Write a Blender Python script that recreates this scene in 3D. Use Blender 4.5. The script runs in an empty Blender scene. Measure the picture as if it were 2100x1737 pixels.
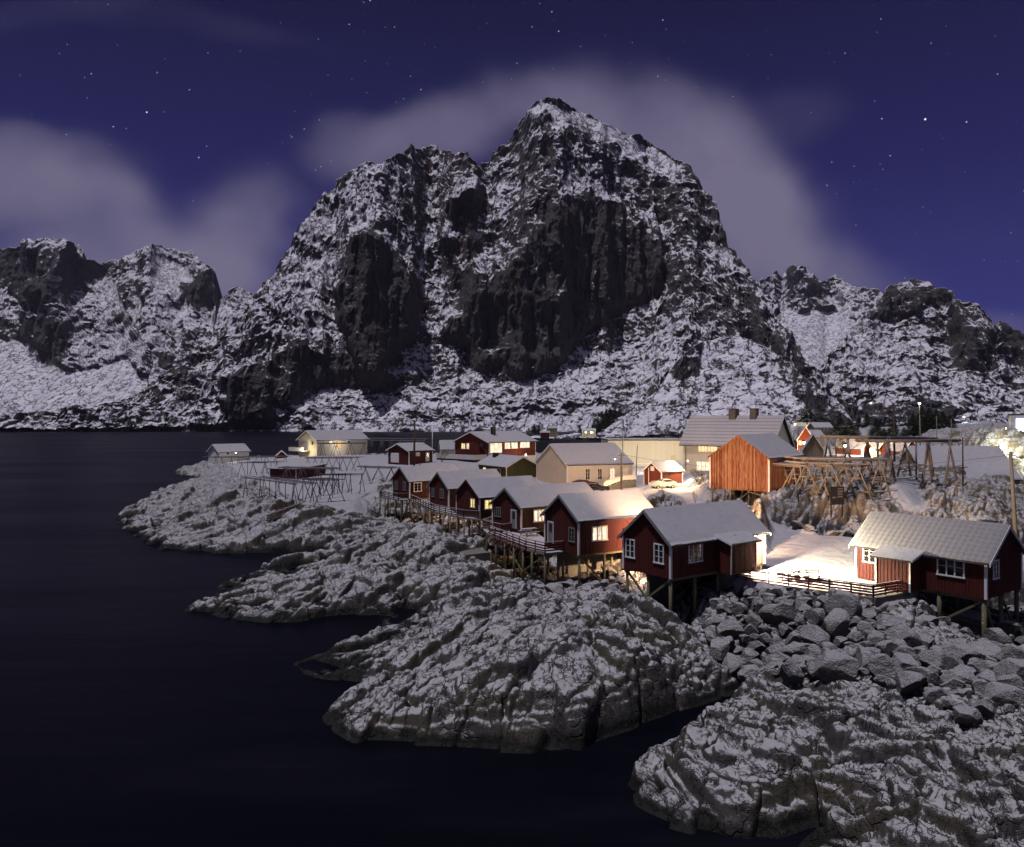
import bpy, bmesh, math, random
import numpy as np
from mathutils import Vector, Matrix
R = math.radians
random.seed(7)
SC = bpy.context.scene
COL = SC.collection

# ------------------------------------------------------------------ camera
F, HZ, CH = 770.0, 420.0, 16.5          # focal in px of a 1024 wide frame, horizon row, eye height above the sea
cd = bpy.data.cameras.new('camera'); cam = bpy.data.objects.new('camera', cd); COL.objects.link(cam)
cam.location = (0, 0, CH); cam.rotation_euler = (R(90), 0, 0)
cd.sensor_width = 36; cd.lens = 36 * F / 1024; cd.shift_y = (HZ - 423.5) / 1024
cd.clip_start = 0.5; cd.clip_end = 30000
SC.camera = cam

# ------------------------------------------------------------------ light
SC.view_settings.view_transform = 'Standard'; SC.view_settings.look = 'None'
SC.view_settings.exposure = 0.0; SC.view_settings.gamma = 1
moon_d = bpy.data.lights.new('moon', 'SUN'); moon = bpy.data.objects.new('moon', moon_d); COL.objects.link(moon)
moon_d.energy = 2.4; moon_d.angle = R(1.0); moon_d.color = (0.95, 0.90, 1.0)
MOON = Vector((-0.25, -0.15, 0.94)).normalized()
moon.rotation_euler = (-MOON).to_track_quat('-Z', 'Y').to_euler()

W = bpy.data.worlds.new('World'); SC.world = W; W.use_nodes = True
def world_sky():
    nt = W.node_tree; nt.nodes.clear(); N = nt.nodes.new; L = nt.links.new
    def m(op, a, b=None, c=None, clamp=False):
        n = N('ShaderNodeMath'); n.operation = op; n.use_clamp = clamp
        for i, v in enumerate((a, b, c)):
            if v is None: continue
            if isinstance(v, (int, float)): n.inputs[i].default_value = v
            else: L(v, n.inputs[i])
        return n.outputs[0]
    tc = N('ShaderNodeTexCoord'); sp = N('ShaderNodeSeparateXYZ'); L(tc.outputs['Generated'], sp.inputs[0])
    X, Y, Z = sp.outputs
    yy = m('MAXIMUM', Y, 0.05)
    nz = N('ShaderNodeTexNoise'); nz.inputs['Scale'].default_value = 3.2; nz.inputs['Detail'].default_value = 3; nz.inputs['Roughness'].default_value = .5
    L(tc.outputs['Generated'], nz.inputs['Vector'])
    ns = N('ShaderNodeSeparateColor'); L(nz.outputs['Color'], ns.inputs[0])
    nw = N('ShaderNodeTexNoise'); nw.inputs['Scale'].default_value = 11; nw.inputs['Detail'].default_value = 3; L(tc.outputs['Generated'], nw.inputs['Vector']); nv = N('ShaderNodeSeparateColor'); L(nw.outputs['Color'], nv.inputs[0])
    u = m('ADD', m('ADD', m('DIVIDE', X, yy), m('MULTIPLY', m('SUBTRACT', ns.outputs[0], .5), .16)), m('MULTIPLY', m('SUBTRACT', nv.outputs[0], .5), .045))
    v = m('ADD', m('ADD', m('DIVIDE', Z, yy), m('MULTIPLY', m('SUBTRACT', ns.outputs[1], .5), .12)), m('MULTIPLY', m('SUBTRACT', nv.outputs[1], .5), .04))
    # soft long-exposure cloud lobes: display px centre, radii, rotation, strength
    lobes = [(90, 395, 190, 110, 8, .95), (230, 440, 140, 75, 20, .7), (500, 490, 100, 125, 28, .8), (250, 545, 330, 62, -4, .75), (110, 300, 110, 40, 12, .45),
             (700, 300, 100, 60, -10, .28), (900, 285, 215, 75, -18, .62), (1130, 215, 120, 60, 20, .42),
             (1400, 340, 260, 110, 28, .8), (1560, 450, 200, 110, 40, .72), (1640, 560, 240, 70, 12, .55),
             (560, 590, 110, 50, 0, .5), (60, 20, 260, 30, -10, .10), (360, 30, 260, 30, 12, .05), (1600, 270, 120, 60, -20, .12), (2090, 690, 60, 40, 0, .4)]
    acc = None
    for (cx, cy, rx, ry, rot, st) in lobes:
        k = 1024 / 2100.
        cu = (cx * k - 512) / F; cv = (HZ - cy * k) / F; ru = rx * k / F; rv = ry * k / F; a = R(rot)
        du = m('SUBTRACT', u, cu); dv = m('SUBTRACT', v, cv)
        p = m('DIVIDE', m('ADD', m('MULTIPLY', du, math.cos(a)), m('MULTIPLY', dv, -math.sin(a))), ru)
        q = m('DIVIDE', m('ADD', m('MULTIPLY', du, math.sin(a)), m('MULTIPLY', dv, math.cos(a))), rv)
        r2 = m('ADD', m('MULTIPLY', p, p), m('MULTIPLY', q, q))
        g = m('MULTIPLY', m('POWER', 2.718, m('MULTIPLY', m('POWER', r2, 1.9), -1.0)), st)
        acc = g if acc is None else m('SUBTRACT', m('ADD', acc, g), m('MULTIPLY', acc, g))
    n2 = N('ShaderNodeTexNoise'); n2.inputs['Scale'].default_value = 4.2; n2.inputs['Detail'].default_value = 4
    L(tc.outputs['Generated'], n2.inputs['Vector'])
    acc = m('MULTIPLY', acc, m('ADD', m('MULTIPLY', n2.outputs['Fac'], 2.6), -.28), clamp=True)
    front = m('MULTIPLY', m('GREATER_THAN', Y, .05), m('GREATER_THAN', Z, -.05))
    acc = m('MULTIPLY', acc, front)
    # elsewhere (behind the camera, overhead) a thin veil
    veil = m('MULTIPLY', m('SUBTRACT', 1.0, front), m('MULTIPLY', n2.outputs['Fac'], .75))
    acc = m('ADD', acc, veil)
    ramp = N('ShaderNodeValToRGB'); L(m('MULTIPLY', Z, 1.0), ramp.inputs[0])
    e = ramp.color_ramp.elements; e[0].position = 0; e[0].color = (.028, .032, .185, 1); e[1].position = 1.0; e[1].color = (.005, .006, .032, 1)
    for pos, c in ((.12, (.024, .027, .165, 1)), (.28, (.011, .012, .092, 1)), (.48, (.005, .005, .038, 1))):
        x = e.new(pos); x.color = c
    mx = N('ShaderNodeMix'); mx.data_type = 'RGBA'; L(acc, mx.inputs['Factor']); L(ramp.outputs[0], mx.inputs['A'])
    mx.inputs['B'].default_value = (.165, .148, .235, 1)
    # stars
    def stars(scale, rad, bright, thr):
        vo = N('ShaderNodeTexVoronoi'); vo.inputs['Scale'].default_value = scale; L(tc.outputs['Generated'], vo.inputs['Vector'])
        s2 = N('ShaderNodeSeparateColor'); L(vo.outputs['Color'], s2.inputs[0])
        on = m('GREATER_THAN', s2.outputs[0], thr)
        g = m('SUBTRACT', 1.0, m('DIVIDE', vo.outputs['Distance'], rad * scale), clamp=True)
        return m('MULTIPLY', m('MULTIPLY', g, on), m('MULTIPLY', m('POWER', s2.outputs[1], 3.0), bright))
    st = m('ADD', m('ADD', stars(24, .0013, 2.2, .55), stars(60, .0010, 1.6, .5)), stars(120, .0009, 1.1, .45))
    st = m('MULTIPLY', st, m('SUBTRACT', 1.0, m('MULTIPLY', acc, 1.6), clamp=True))
    ad = N('ShaderNodeMix'); ad.data_type = 'RGBA'; ad.blend_type = 'ADD'; ad.inputs['Factor'].default_value = 1
    cs = N('ShaderNodeCombineColor'); L(st, cs.inputs[0]); L(st, cs.inputs[1]); L(m('MULTIPLY', st, 1.1), cs.inputs[2])
    L(mx.outputs['Result'], ad.inputs['A']); L(cs.outputs[0], ad.inputs['B'])
    bg = N('ShaderNodeBackground'); bg.inputs['Strength'].default_value = 1.0; L(ad.outputs['Result'], bg.inputs['Color'])
    out = N('ShaderNodeOutputWorld'); L(bg.outputs[0], out.inputs[0])
world_sky()

# ------------------------------------------------------------------ helpers
K = 1024 / 2100.0                        # photo measured on a 2100 px wide print
def at_z(px, py, z):                     # point where the sight line of a pixel meets height z
    d = F * (CH - z) / (py - HZ); return ((px - 512) / F * d, d, z)
def at_d(px, py, d): return ((px - 512) / F * d, d, CH - (py - HZ) / F * d)
def topx(x, y, z): return (512 + F * x / y, HZ + F * (CH - z) / y)

def hsh(a, b, c, seed):
    with np.errstate(over='ignore'):
        n = (a.astype(np.int64).astype(np.uint32) * np.uint32(374761393) + b.astype(np.int64).astype(np.uint32) * np.uint32(668265263)
             + c.astype(np.int64).astype(np.uint32) * np.uint32(2246822519) + np.uint32((seed * 3266489917) & 0xffffffff))
        n = (n ^ (n >> np.uint32(13))) * np.uint32(1274126177)
        n = (n ^ (n >> np.uint32(16))) * np.uint32(2654435761); n ^= n >> np.uint32(15)
    return n.astype(np.float32) / np.float32(4294967295)
def noise3(x, y, z, seed=0):
    fx, fy, fz = np.floor(x), np.floor(y), np.floor(z); tx, ty, tz = x - fx, y - fy, z - fz
    tx = tx * tx * (3 - 2 * tx); ty = ty * ty * (3 - 2 * ty); tz = tz * tz * (3 - 2 * tz)
    r = 0
    for i in (0, 1):
        for j in (0, 1):
            for k in (0, 1):
                r = r + hsh(fx + i, fy + j, fz + k, seed) * (tx if i else 1 - tx) * (ty if j else 1 - ty) * (tz if k else 1 - tz)
    return r * 2 - 1
def noise2(x, y, seed=0):
    fx, fy = np.floor(x), np.floor(y); tx, ty = x - fx, y - fy; z = fx * 0
    tx = tx * tx * (3 - 2 * tx); ty = ty * ty * (3 - 2 * ty); r = 0
    for i in (0, 1):
        for j in (0, 1):
            r = r + hsh(fx + i, fy + j, z, seed) * (tx if i else 1 - tx) * (ty if j else 1 - ty)
    return r * 2 - 1
def fbm2(x, y, o=4, seed=0, g=.5, ridged=False):
    r = 0; a = 1; t = 0
    for i in range(o):
        n = noise2(x * 2 ** i + 17.3 * i, y * 2 ** i - 9.1 * i, seed + i)
        if ridged: n = 1 - 2 * np.abs(n)
        r = r + a * n; t += a; a *= g
    return r / t
def fbm3(x, y, z, o=4, seed=0, g=.5, ridged=False):
    r = 0; a = 1; t = 0
    for i in range(o):
        n = noise3(x * 2 ** i + 17.3 * i, y * 2 ** i - 9.1 * i, z * 2 ** i + 3.7 * i, seed + i)
        if ridged: n = 1 - 2 * np.abs(n)
        r = r + a * n; t += a; a *= g
    return r / t
def plates(x, y, seed, tilt=.35, off=.5, crack=.09, depth=.35, k=20.):
    """fractured slabs: every cell a tilted block, cracks where blocks meet"""
    fx, fy = np.floor(x), np.floor(y); d1 = np.full(x.shape, 9.); d2 = d1.copy(); h = 0; wt = 1e-12; z0 = fx * 0
    for i in (-1, 0, 1):
        for j in (-1, 0, 1):
            cx, cy = fx + i, fy + j
            px = cx + .1 + .8 * hsh(cx, cy, z0, seed); py = cy + .1 + .8 * hsh(cx, cy, z0, seed + 1)
            dx, dy = x - px, y - py; d = np.sqrt(dx * dx + dy * dy)
            hh = (hsh(cx, cy, z0, seed + 2) - .5) * 2 * off + dx * (hsh(cx, cy, z0, seed + 3) - .5) * 2 * tilt + dy * (hsh(cx, cy, z0, seed + 4) - .5) * 2 * tilt
            w = np.exp(-k * d); h = h + w * hh; wt = wt + w
            d2 = np.where(d < d1, d1, np.minimum(d2, d)); d1 = np.minimum(d1, d)
    e = d2 - d1
    return h / wt - d1 * d1 * .35 * off - depth * np.clip(1 - e / crack, 0, 1)

def tag(o, label=None, cat=None, group=None, kind=None):
    if label: o['label'] = label
    if cat: o['category'] = cat
    if group: o['group'] = group
    if kind: o['kind'] = kind
    return o
def empty(name, loc=(0, 0, 0), rz=0.0, label=None, cat=None, group=None):
    o = bpy.data.objects.new(name, None); COL.objects.link(o); o.empty_display_size = .3
    o.location = loc; o.rotation_euler = (0, 0, rz); tag(o, label, cat, group); return o
def np_mesh(name, V, Q, mat, smooth=True, attrs=None):
    me = bpy.data.meshes.new(name); V = np.asarray(V, np.float32); Q = np.asarray(Q, np.int32)
    me.vertices.add(len(V)); me.vertices.foreach_set('co', V.ravel())
    k = Q.shape[1]; me.loops.add(Q.size); me.loops.foreach_set('vertex_index', Q.ravel())
    me.polygons.add(len(Q)); me.polygons.foreach_set('loop_start', np.arange(0, Q.size, k, dtype=np.int32))
    try: me.polygons.foreach_set('loop_total', np.full(len(Q), k, np.int32))
    except Exception: pass
    me.update(calc_edges=True)
    if smooth: me.polygons.foreach_set('use_smooth', np.ones(len(Q), bool))
    for a, v in (attrs or {}).items():
        at = me.attributes.new(a, 'FLOAT', 'POINT'); at.data.foreach_set('value', np.asarray(v, np.float32).ravel())
    me.materials.append(mat)
    o = bpy.data.objects.new(name, me); COL.objects.link(o); return o
def grid_quads(nr, nc):
    i = np.arange((nr - 1) * (nc - 1)); r = i // (nc - 1); c = i % (nc - 1); a = r * nc + c
    return np.stack([a, a + 1, a + nc + 1, a + nc], 1)
class MB:
    """collects boxes, beams, tubes and quads into one mesh"""
    def __init__(s): s.v = []; s.f = []
    def quad(s, *p):
        n = len(s.v); s.v += [tuple(q) for q in p]; s.f.append(tuple(range(n, n + len(p)))); return s
    def box(s, x0, x1, y0, y1, z0, z1):
        n = len(s.v)
        s.v += [(x0, y0, z0), (x1, y0, z0), (x1, y1, z0), (x0, y1, z0), (x0, y0, z1), (x1, y0, z1), (x1, y1, z1), (x0, y1, z1)]
        s.f += [(n, n + 3, n + 2, n + 1), (n + 4, n + 5, n + 6, n + 7), (n, n + 1, n + 5, n + 4), (n + 1, n + 2, n + 6, n + 5), (n + 2, n + 3, n + 7, n + 6), (n + 3, n, n + 4, n + 7)]
        return s
    def hexa(s, b, t):               # 4 bottom + 4 top points
        n = len(s.v); s.v += [tuple(p) for p in b] + [tuple(p) for p in t]
        s.f += [(n, n + 3, n + 2, n + 1), (n + 4, n + 5, n + 6, n + 7), (n, n + 1, n + 5, n + 4), (n + 1, n + 2, n + 6, n + 5), (n + 2, n + 3, n + 7, n + 6), (n + 3, n, n + 4, n + 7)]
        return s
    def beam(s, p, q, w=.1, h=None, up=(0, 0, 1)):
        p, q = Vector(p), Vector(q); h = h or w; d = (q - p).normalized(); u = Vector(up)
        if abs(d.dot(u)) > .97: u = Vector((1, 0, 0))
        a = d.cross(u).normalized() * w / 2; b = a.cross(d).normalized() * h / 2
        return s.hexa([p - a - b, p + a - b, q + a - b, q - a - b], [p - a + b, p + a + b, q + a + b, q - a + b])
    def tube(s, p, q, r0, r1=None, n=7, cap=True):
        p, q = Vector(p), Vector(q); r1 = r0 if r1 is None else r1; d = (q - p).normalized()
        u = Vector((0, 0, 1)) if abs(d.z) < .95 else Vector((1, 0, 0)); a = d.cross(u).normalized(); b = a.cross(d)
        k = len(s.v)
        for c, r in ((p, r0), (q, r1)):
            for i in range(n):
                t = 2 * math.pi * i / n; s.v.append(tuple(c + a * math.cos(t) * r + b * math.sin(t) * r))
        for i in range(n): j = (i + 1) % n; s.f.append((k + i, k + j, k + n + j, k + n + i))
        if cap: s.f.append(tuple(range(k + n, k + 2 * n))); s.f.append(tuple(reversed(range(k, k + n))))
        return s
    def ball(s, c, r, n=8, sx=1, sy=1, sz=1):
        k = len(s.v); m = n // 2
        for i in range(m + 1):
            ph = math.pi * i / m
            for j in range(n):
                t = 2 * math.pi * j / n; s.v.append((c[0] + r * sx * math.sin(ph) * math.cos(t), c[1] + r * sy * math.sin(ph) * math.sin(t), c[2] + r * sz * math.cos(ph)))
        for i in range(m):
            for j in range(n):
                a = k + i * n + j; b = k + i * n + (j + 1) % n; s.f.append((a, a + n, b + n, b))
        return s
    def build(s, name, mat, parent=None, smooth=False, label=None):
        me = bpy.data.meshes.new(name); me.from_pydata(s.v, [], s.f); me.update()
        if smooth: me.polygons.foreach_set('use_smooth', np.ones(len(me.polygons), bool))
        me.materials.append(mat); o = bpy.data.objects.new(name, me); COL.objects.link(o)
        if parent: o.parent = parent
        if label: o['label'] = label
        return o
def copy_tree(o, parent=None):
    c = o.copy(); COL.objects.link(c); c.parent = parent
    for ch in list(o.children): copy_tree(ch, c)
    return c

# ------------------------------------------------------------------ materials
class NT:
    def __init__(s, name):
        s.mat = bpy.data.materials.new(name); s.mat.use_nodes = True; s.t = s.mat.node_tree; s.t.nodes.clear()
        s.out = s.t.nodes.new('ShaderNodeOutputMaterial'); s.b = s.t.nodes.new('ShaderNodeBsdfPrincipled')
        s.t.links.new(s.b.outputs[0], s.out.inputs[0])
    def n(s, t, **kw):
        x = s.t.nodes.new(t)
        for k, v in kw.items(): setattr(x, k, v)
        return x
    def l(s, a, b): s.t.links.new(a, b)
    def m(s, op, a, b=None, c=None, clamp=False):
        n = s.n('ShaderNodeMath', operation=op, use_clamp=clamp)
        for i, v in enumerate((a, b, c)):
            if v is None: continue
            if isinstance(v, (int, float)): n.inputs[i].default_value = v
            else: s.l(v, n.inputs[i])
        return n.outputs[0]
    def coord(s, kind='Object', scale=(1, 1, 1)):
        tc = s.n('ShaderNodeTexCoord'); mp = s.n('ShaderNodeMapping'); mp.inputs['Scale'].default_value = scale
        s.l(tc.outputs[kind], mp.inputs[0]); return mp.outputs[0]
    def pos(s, scale=(1, 1, 1), rot=(0, 0, 0)):
        g = s.n('ShaderNodeNewGeometry'); mp = s.n('ShaderNodeMapping'); mp.inputs['Scale'].default_value = scale; mp.inputs['Rotation'].default_value = rot
        s.l(g.outputs['Position'], mp.inputs[0]); return mp.outputs[0]
    def noise(s, vec, scale=1, detail=4, rough=.55, out='Fac'):
        n = s.n('ShaderNodeTexNoise'); n.inputs['Scale'].default_value = scale; n.inputs['Detail'].default_value = detail; n.inputs['Roughness'].default_value = rough
        s.l(vec, n.inputs['Vector']); return n.outputs[out]
    def ramp(s, fac, stops):
        r = s.n('ShaderNodeValToRGB'); e = r.color_ramp.elements
        e[0].position, e[0].color = stops[0][0], (*stops[0][1], 1) ; e[1].position, e[1].color = stops[-1][0], (*stops[-1][1], 1)
        for p, c in stops[1:-1]: x = e.new(p); x.color = (*c, 1)
        s.l(fac, r.inputs[0]); return r.outputs[0]
    def mix(s, fac, a, b, blend='MIX'):
        x = s.n('ShaderNodeMix', data_type='RGBA', blend_type=blend)
        for k, v in (('Factor', fac), ('A', a), ('B', b)):
            i = x.inputs[k] if k == 'Factor' else [q for q in x.inputs if q.name == k and q.type == 'RGBA'][0]
            if isinstance(v, (int, float)): i.default_value = v
            elif isinstance(v, tuple): i.default_value = (*v, 1)
            else: s.l(v, i)
        return [q for q in x.outputs if q.type == 'RGBA'][0]
    def step(s, v, lo, hi):
        r = s.n('ShaderNodeMapRange', interpolation_type='SMOOTHSTEP')
        s.l(v, r.inputs['Value'])
        for k, q in (('From Min', lo), ('From Max', hi)):
            if isinstance(q, (int, float)): r.inputs[k].default_value = q
            else: s.l(q, r.inputs[k])
        return r.outputs[0]
    def bump(s, h, dist, strength=1.0, normal=None):
        b = s.n('ShaderNodeBump'); b.inputs['Distance'].default_value = dist; b.inputs['Strength'].default_value = strength
        s.l(h, b.inputs['Height'])
        if normal: s.l(normal, b.inputs['Normal'])
        return b.outputs[0]
    def base(s, c=None, rough=None, normal=None, spec=None):
        if c is not None:
            if isinstance(c, tuple): s.b.inputs['Base Color'].default_value = (*c, 1)
            else: s.l(c, s.b.inputs['Base Color'])
        if rough is not None:
            if isinstance(rough, (int, float)): s.b.inputs['Roughness'].default_value = rough
            else: s.l(rough, s.b.inputs['Roughness'])
        if normal is not None: s.l(normal, s.b.inputs['Normal'])
        if spec is not None: s.b.inputs['Specular IOR Level'].default_value = spec
        return s.mat

SNOW = (.74, .73, .77)
def mat_rocksnow(name, near):
    """rock with a dusting of snow on everything that faces up; 'bare' keeps steep faces free"""
    m = NT(name)
    g = m.n('ShaderNodeNewGeometry'); bare = m.n('ShaderNodeAttribute', attribute_name='bare').outputs['Fac']
    nzg = m.n('ShaderNodeSeparateXYZ'); m.l(g.outputs['Normal'], nzg.inputs[0])
    if near:
        p = m.pos()
        n1 = m.noise(p, .9, 5, .55); n2 = m.noise(p, 5, 4, .6); n3 = m.noise(p, .25, 3)
        vo = m.n('ShaderNodeTexVoronoi', feature='DISTANCE_TO_EDGE'); vo.inputs['Scale'].default_value = .9
        wv = m.mix(1.0, m.pos((1, .55, 1), (0, 0, .7)), m.noise(p, .7, 4, .6, 'Color'), 'ADD'); m.l(wv, vo.inputs['Vector'])
        flat_ = m.m('LESS_THAN', bare, -.2)
        crack = m.m('MAXIMUM', flat_, m.m('MAXIMUM', m.step(vo.outputs['Distance'], .005, .05), m.step(m.noise(p, .4, 3), .44, .54)))
        v2 = m.n('ShaderNodeTexVoronoi', feature='DISTANCE_TO_EDGE'); v2.inputs['Scale'].default_value = 2.1
        m.l(m.mix(1.0, m.pos((1, .5, .8), (.2, 0, .9)), m.noise(p, 1.5, 4, .65, 'Color'), 'ADD'), v2.inputs['Vector'])
        crack2 = m.m('MAXIMUM', flat_, m.m('MAXIMUM', m.step(v2.outputs['Distance'], .0, .06), m.step(m.noise(m.pos((1, 1, 1), (0, 0, 1)), .55, 3), .50, .58)))
        crack = m.m('MULTIPLY', crack, m.m('ADD', m.m('MULTIPLY', crack2, .6), .4))
        h = m.m('ADD', m.m('ADD', m.m('MULTIPLY', n1, .8), m.m('MULTIPLY', n2, .30)), m.m('MULTIPLY', crack, .8))
        nor = m.bump(h, .20, .9)
        rock = m.mix(m.noise(m.pos((1, 1, 3)), .9, 6, .6), (.014, .013, .012), (.072, .069, .062))
        rock = m.mix(m.step(n3, .46, .62), rock, (.055, .048, .035), 'MIX')
        zz = m.n('ShaderNodeSeparateXYZ'); m.l(g.outputs['Position'], zz.inputs[0])
        rock = m.mix(m.step(zz.outputs[2], 4.4, 6.0), rock, m.mix(m.noise(m.pos((1, 1, .6)), .8, 6, .6), (.05, .040, .028), (.24, .185, .12)))
        tide = m.step(m.m('ADD', zz.outputs[2], m.m('MULTIPLY', m.m('SUBTRACT', n1, .5), 1.6)), .25, .75)
        rock = m.mix(tide, (.010, .010, .008), rock)
        nz = m.n('ShaderNodeSeparateXYZ'); m.l(nor, nz.inputs[0])
        f = m.m('ADD', m.m('MULTIPLY', nz.outputs[2], .5), m.m('MULTIPLY', nzg.outputs[2], .5))
        f = m.m('ADD', f, m.m('MULTIPLY', m.m('SUBTRACT', n1, .5), .20)); f = m.m('ADD', f, m.m('MULTIPLY', m.m('SUBTRACT', n2, .5), .20))
        f = m.m('SUBTRACT', f, m.m('MULTIPLY', bare, .75))
        s = m.m('MULTIPLY', m.m('MULTIPLY', m.step(f, .60, .80), tide), m.m('ADD', m.m('MULTIPLY', crack, .7), .3))
        snow = m.mix(m.m('ADD', m.m('MULTIPLY', n2, .6), m.m('MULTIPLY', n1, .5)), (.21, .209, .212), (.42, .418, .425)); snow = m.mix(flat_, snow, m.mix(n1, (.25, .246, .258), (.40, .395, .41)))
    else:
        p = m.pos()
        a = m.noise(m.pos((1, 1, .5)), .055, 4, .55); b2 = m.noise(m.pos((1, 1, .32), (.15, .25, 0)), .12, 4, .6); c = m.noise(m.pos((1, 1, .32), (.1, .15, 0)), .40, 3, .6)
        rd = m.m('ABSOLUTE', m.m('SUBTRACT', m.noise(m.pos((1, 1, .38), (.1, .45, 0)), .045, 4, .6), .5))
        line = m.step(rd, .008, .030)
        h = m.m('ADD', m.m('ADD', a, m.m('MULTIPLY', b2, .6)), m.m('MULTIPLY', line, .12))
        nor = m.bump(h, 15, .85)
        rock = m.mix(m.noise(m.pos((1, 1, .22)), .06, 5, .65), (.014, .013, .014), (.095, .090, .086))
        rock = m.mix(m.step(m.noise(m.pos((1, 1, .15)), .02, 4), .55, .7), rock, (.062, .048, .038))
        f = m.m('ADD', m.m('ADD', m.m('MULTIPLY', nzg.outputs[2], 1.0), m.m('MULTIPLY', m.m('SUBTRACT', a, .5), .8)), m.m('MULTIPLY', m.m('SUBTRACT', b2, .5), 1.3))
        f = m.m('ADD', f, m.m('MULTIPLY', m.m('SUBTRACT', c, .5), .95))
        f = m.m('SUBTRACT', f, m.m('MULTIPLY', bare, .75))
        s = m.m('MULTIPLY', m.step(f, .30, .62), m.m('ADD', m.m('MULTIPLY', line, .9), .1))
        snow = m.mix(m.noise(p, .02, 3, .6), (.48, .47, .51), (.84, .82, .87))
    m.base(m.mix(s, rock, snow), .85, nor, .25)
    return m.mat
M = {}
M['shore'] = mat_rocksnow('snowy_rock', True)
M['mountain'] = mat_rocksnow('mountain_rock', False)
def mat_plain(name, c, rough=.7, c2=None, scale=3, bump=None, spec=.3, stretch=(1, 1, 1)):
    m = NT(name); p = m.coord('Object', stretch); n = m.noise(p, scale, 5, .6)
    c2 = c2 or tuple(v * .7 for v in c)
    col = m.mix(n, c2, c)
    return m.base(col, rough, m.bump(n, bump) if bump else None, spec)
def mat_snow(name, lo=.28, hi=.38, warm=1.0):
    m = NT(name); p = m.pos(); n = m.noise(p, 1.2, 5, .6); n2 = m.noise(p, 14, 3, .6)
    col = m.mix(n, (lo, lo * .99, lo * 1.03), (hi, hi * .99, hi * 1.03))
    col = m.mix(m.step(m.noise(m.pos((1.2, 4, 4)), 1.0, 4, .6), .66, .72), col, (lo * .35, lo * .35, lo * .36))
    return m.base(col, .8, m.bump(m.m('ADD', n, m.m('MULTIPLY', n2, .25)), .06), .3)
M['snow'] = mat_snow('roof_snow')
M['packed'] = mat_snow('packed_snow', .30, .42)
def mat_snowroof(name, kind):
    m = NT(name); tc = m.n('ShaderNodeTexCoord'); sp = m.n('ShaderNodeSeparateXYZ'); m.l(tc.outputs['Object'], sp.inputs[0])
    n = m.noise(tc.outputs['Object'], 2.5, 5, .7); n2 = m.noise(tc.outputs['Object'], 14, 3, .6)
    if kind == 'rows':      # courses of tiles whose lower edges stay dark
        w = m.m('FRACT', m.m('MULTIPLY', sp.outputs[1], 2.1)); edge = m.m('MULTIPLY', m.step(w, .70, .88), m.m('SUBTRACT', 1.0, m.step(w, .92, 1.0)))
        f = m.m('SUBTRACT', 1.0, m.m('MULTIPLY', edge, m.step(n2, .35, .6))); h = w
    elif kind == 'pan':     # interlocking pan tiles
        a = m.m('ABSOLUTE', m.m('SINE', m.m('MULTIPLY', sp.outputs[0], 7.5)))
        row = m.m('FRACT', m.m('ADD', m.m('MULTIPLY', sp.outputs[1], 2.6), m.m('MULTIPLY', a, .35)))
        h = m.m('ADD', m.m('MULTIPLY', a, .3), m.m('MULTIPLY', row, .5)); f = m.m('SUBTRACT', 1.0, m.m('MULTIPLY', m.m('MULTIPLY', m.step(row, .82, .97), m.step(n2, .40, .6)), .55))
    else:                   # fine slate grid
        a = m.m('FRACT', m.m('MULTIPLY', sp.outputs[0], 2.6)); b = m.m('FRACT', m.m('MULTIPLY', sp.outputs[1], 3.2))
        h = m.m('ADD', a, b); e = m.m('MAXIMUM', m.step(a, .8, .95), m.step(b, .8, .95))
        f = m.m('SUBTRACT', 1.0, m.m('MULTIPLY', e, m.step(n2, .42, .62)))
    col = m.mix(f, (.06, .055, .055), m.mix(n, *(((.15, .148, .155), (.24, .237, .245)) if kind == 'pan' else ((.27, .26, .275), (.38, .37, .385)))))
    return m.base(col, .8, m.bump(h, .035), .3)
M['rows'] = mat_snowroof('snowy_tile_rows', 'rows'); M['pan'] = mat_snowroof('snowy_pan_tiles', 'pan'); M['slate'] = mat_snowroof('snowy_slates', 'slate')
def mat_boards(name, c, dark, w=8.0, rough=.75, wear=.35, wood=None):
    m = NT(name); tc = m.n('ShaderNodeTexCoord'); sp = m.n('ShaderNodeSeparateXYZ'); m.l(tc.outputs['Object'], sp.inputs[0])
    t = m.m('ADD', sp.outputs[0], m.m('MULTIPLY', sp.outputs[1], 1.0))
    board = m.m('FLOOR', m.m('MULTIPLY', t, w)); wn = m.n('ShaderNodeTexWhiteNoise', noise_dimensions='1D'); m.l(board, wn.inputs['W'])
    fr = m.m('FRACT', m.m('MULTIPLY', t, w)); gap = m.m('MULTIPLY', m.step(fr, 0, .10), m.m('SUBTRACT', 1.0, m.step(fr, .90, 1.0)))
    n = m.noise(m.coord('Object', (9, 9, .9)), 1.0, 6, .65); v = m.m('ADD', m.m('MULTIPLY', wn.outputs[0], .5), m.m('MULTIPLY', n, .6))
    col = m.mix(v, dark, c)
    if wood: col = m.mix(m.step(m.m('ADD', n, m.m('MULTIPLY', wn.outputs[0], .25)), .62 - wear * .2, .85), col, wood)
    col = m.mix(gap, tuple(x * .3 for x in dark), col)
    return m.base(col, rough, m.bump(m.m('ADD', gap, m.m('MULTIPLY', n, .3)), .03), .3)
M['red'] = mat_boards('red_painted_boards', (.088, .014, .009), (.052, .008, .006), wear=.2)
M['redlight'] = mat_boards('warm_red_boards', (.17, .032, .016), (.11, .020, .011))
M['barn'] = mat_boards('weathered_red_boards', (.24, .060, .022), (.10, .022, .010), w=6.5, wear=.9, wood=(.36, .19, .10))
M['white_boards'] = mat_boards('white_painted_boards', (.66, .64, .60), (.52, .50, .47), w=7)
M['cream_boards'] = mat_boards('cream_painted_boards', (.66, .60, .50), (.54, .48, .38), w=7)
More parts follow.
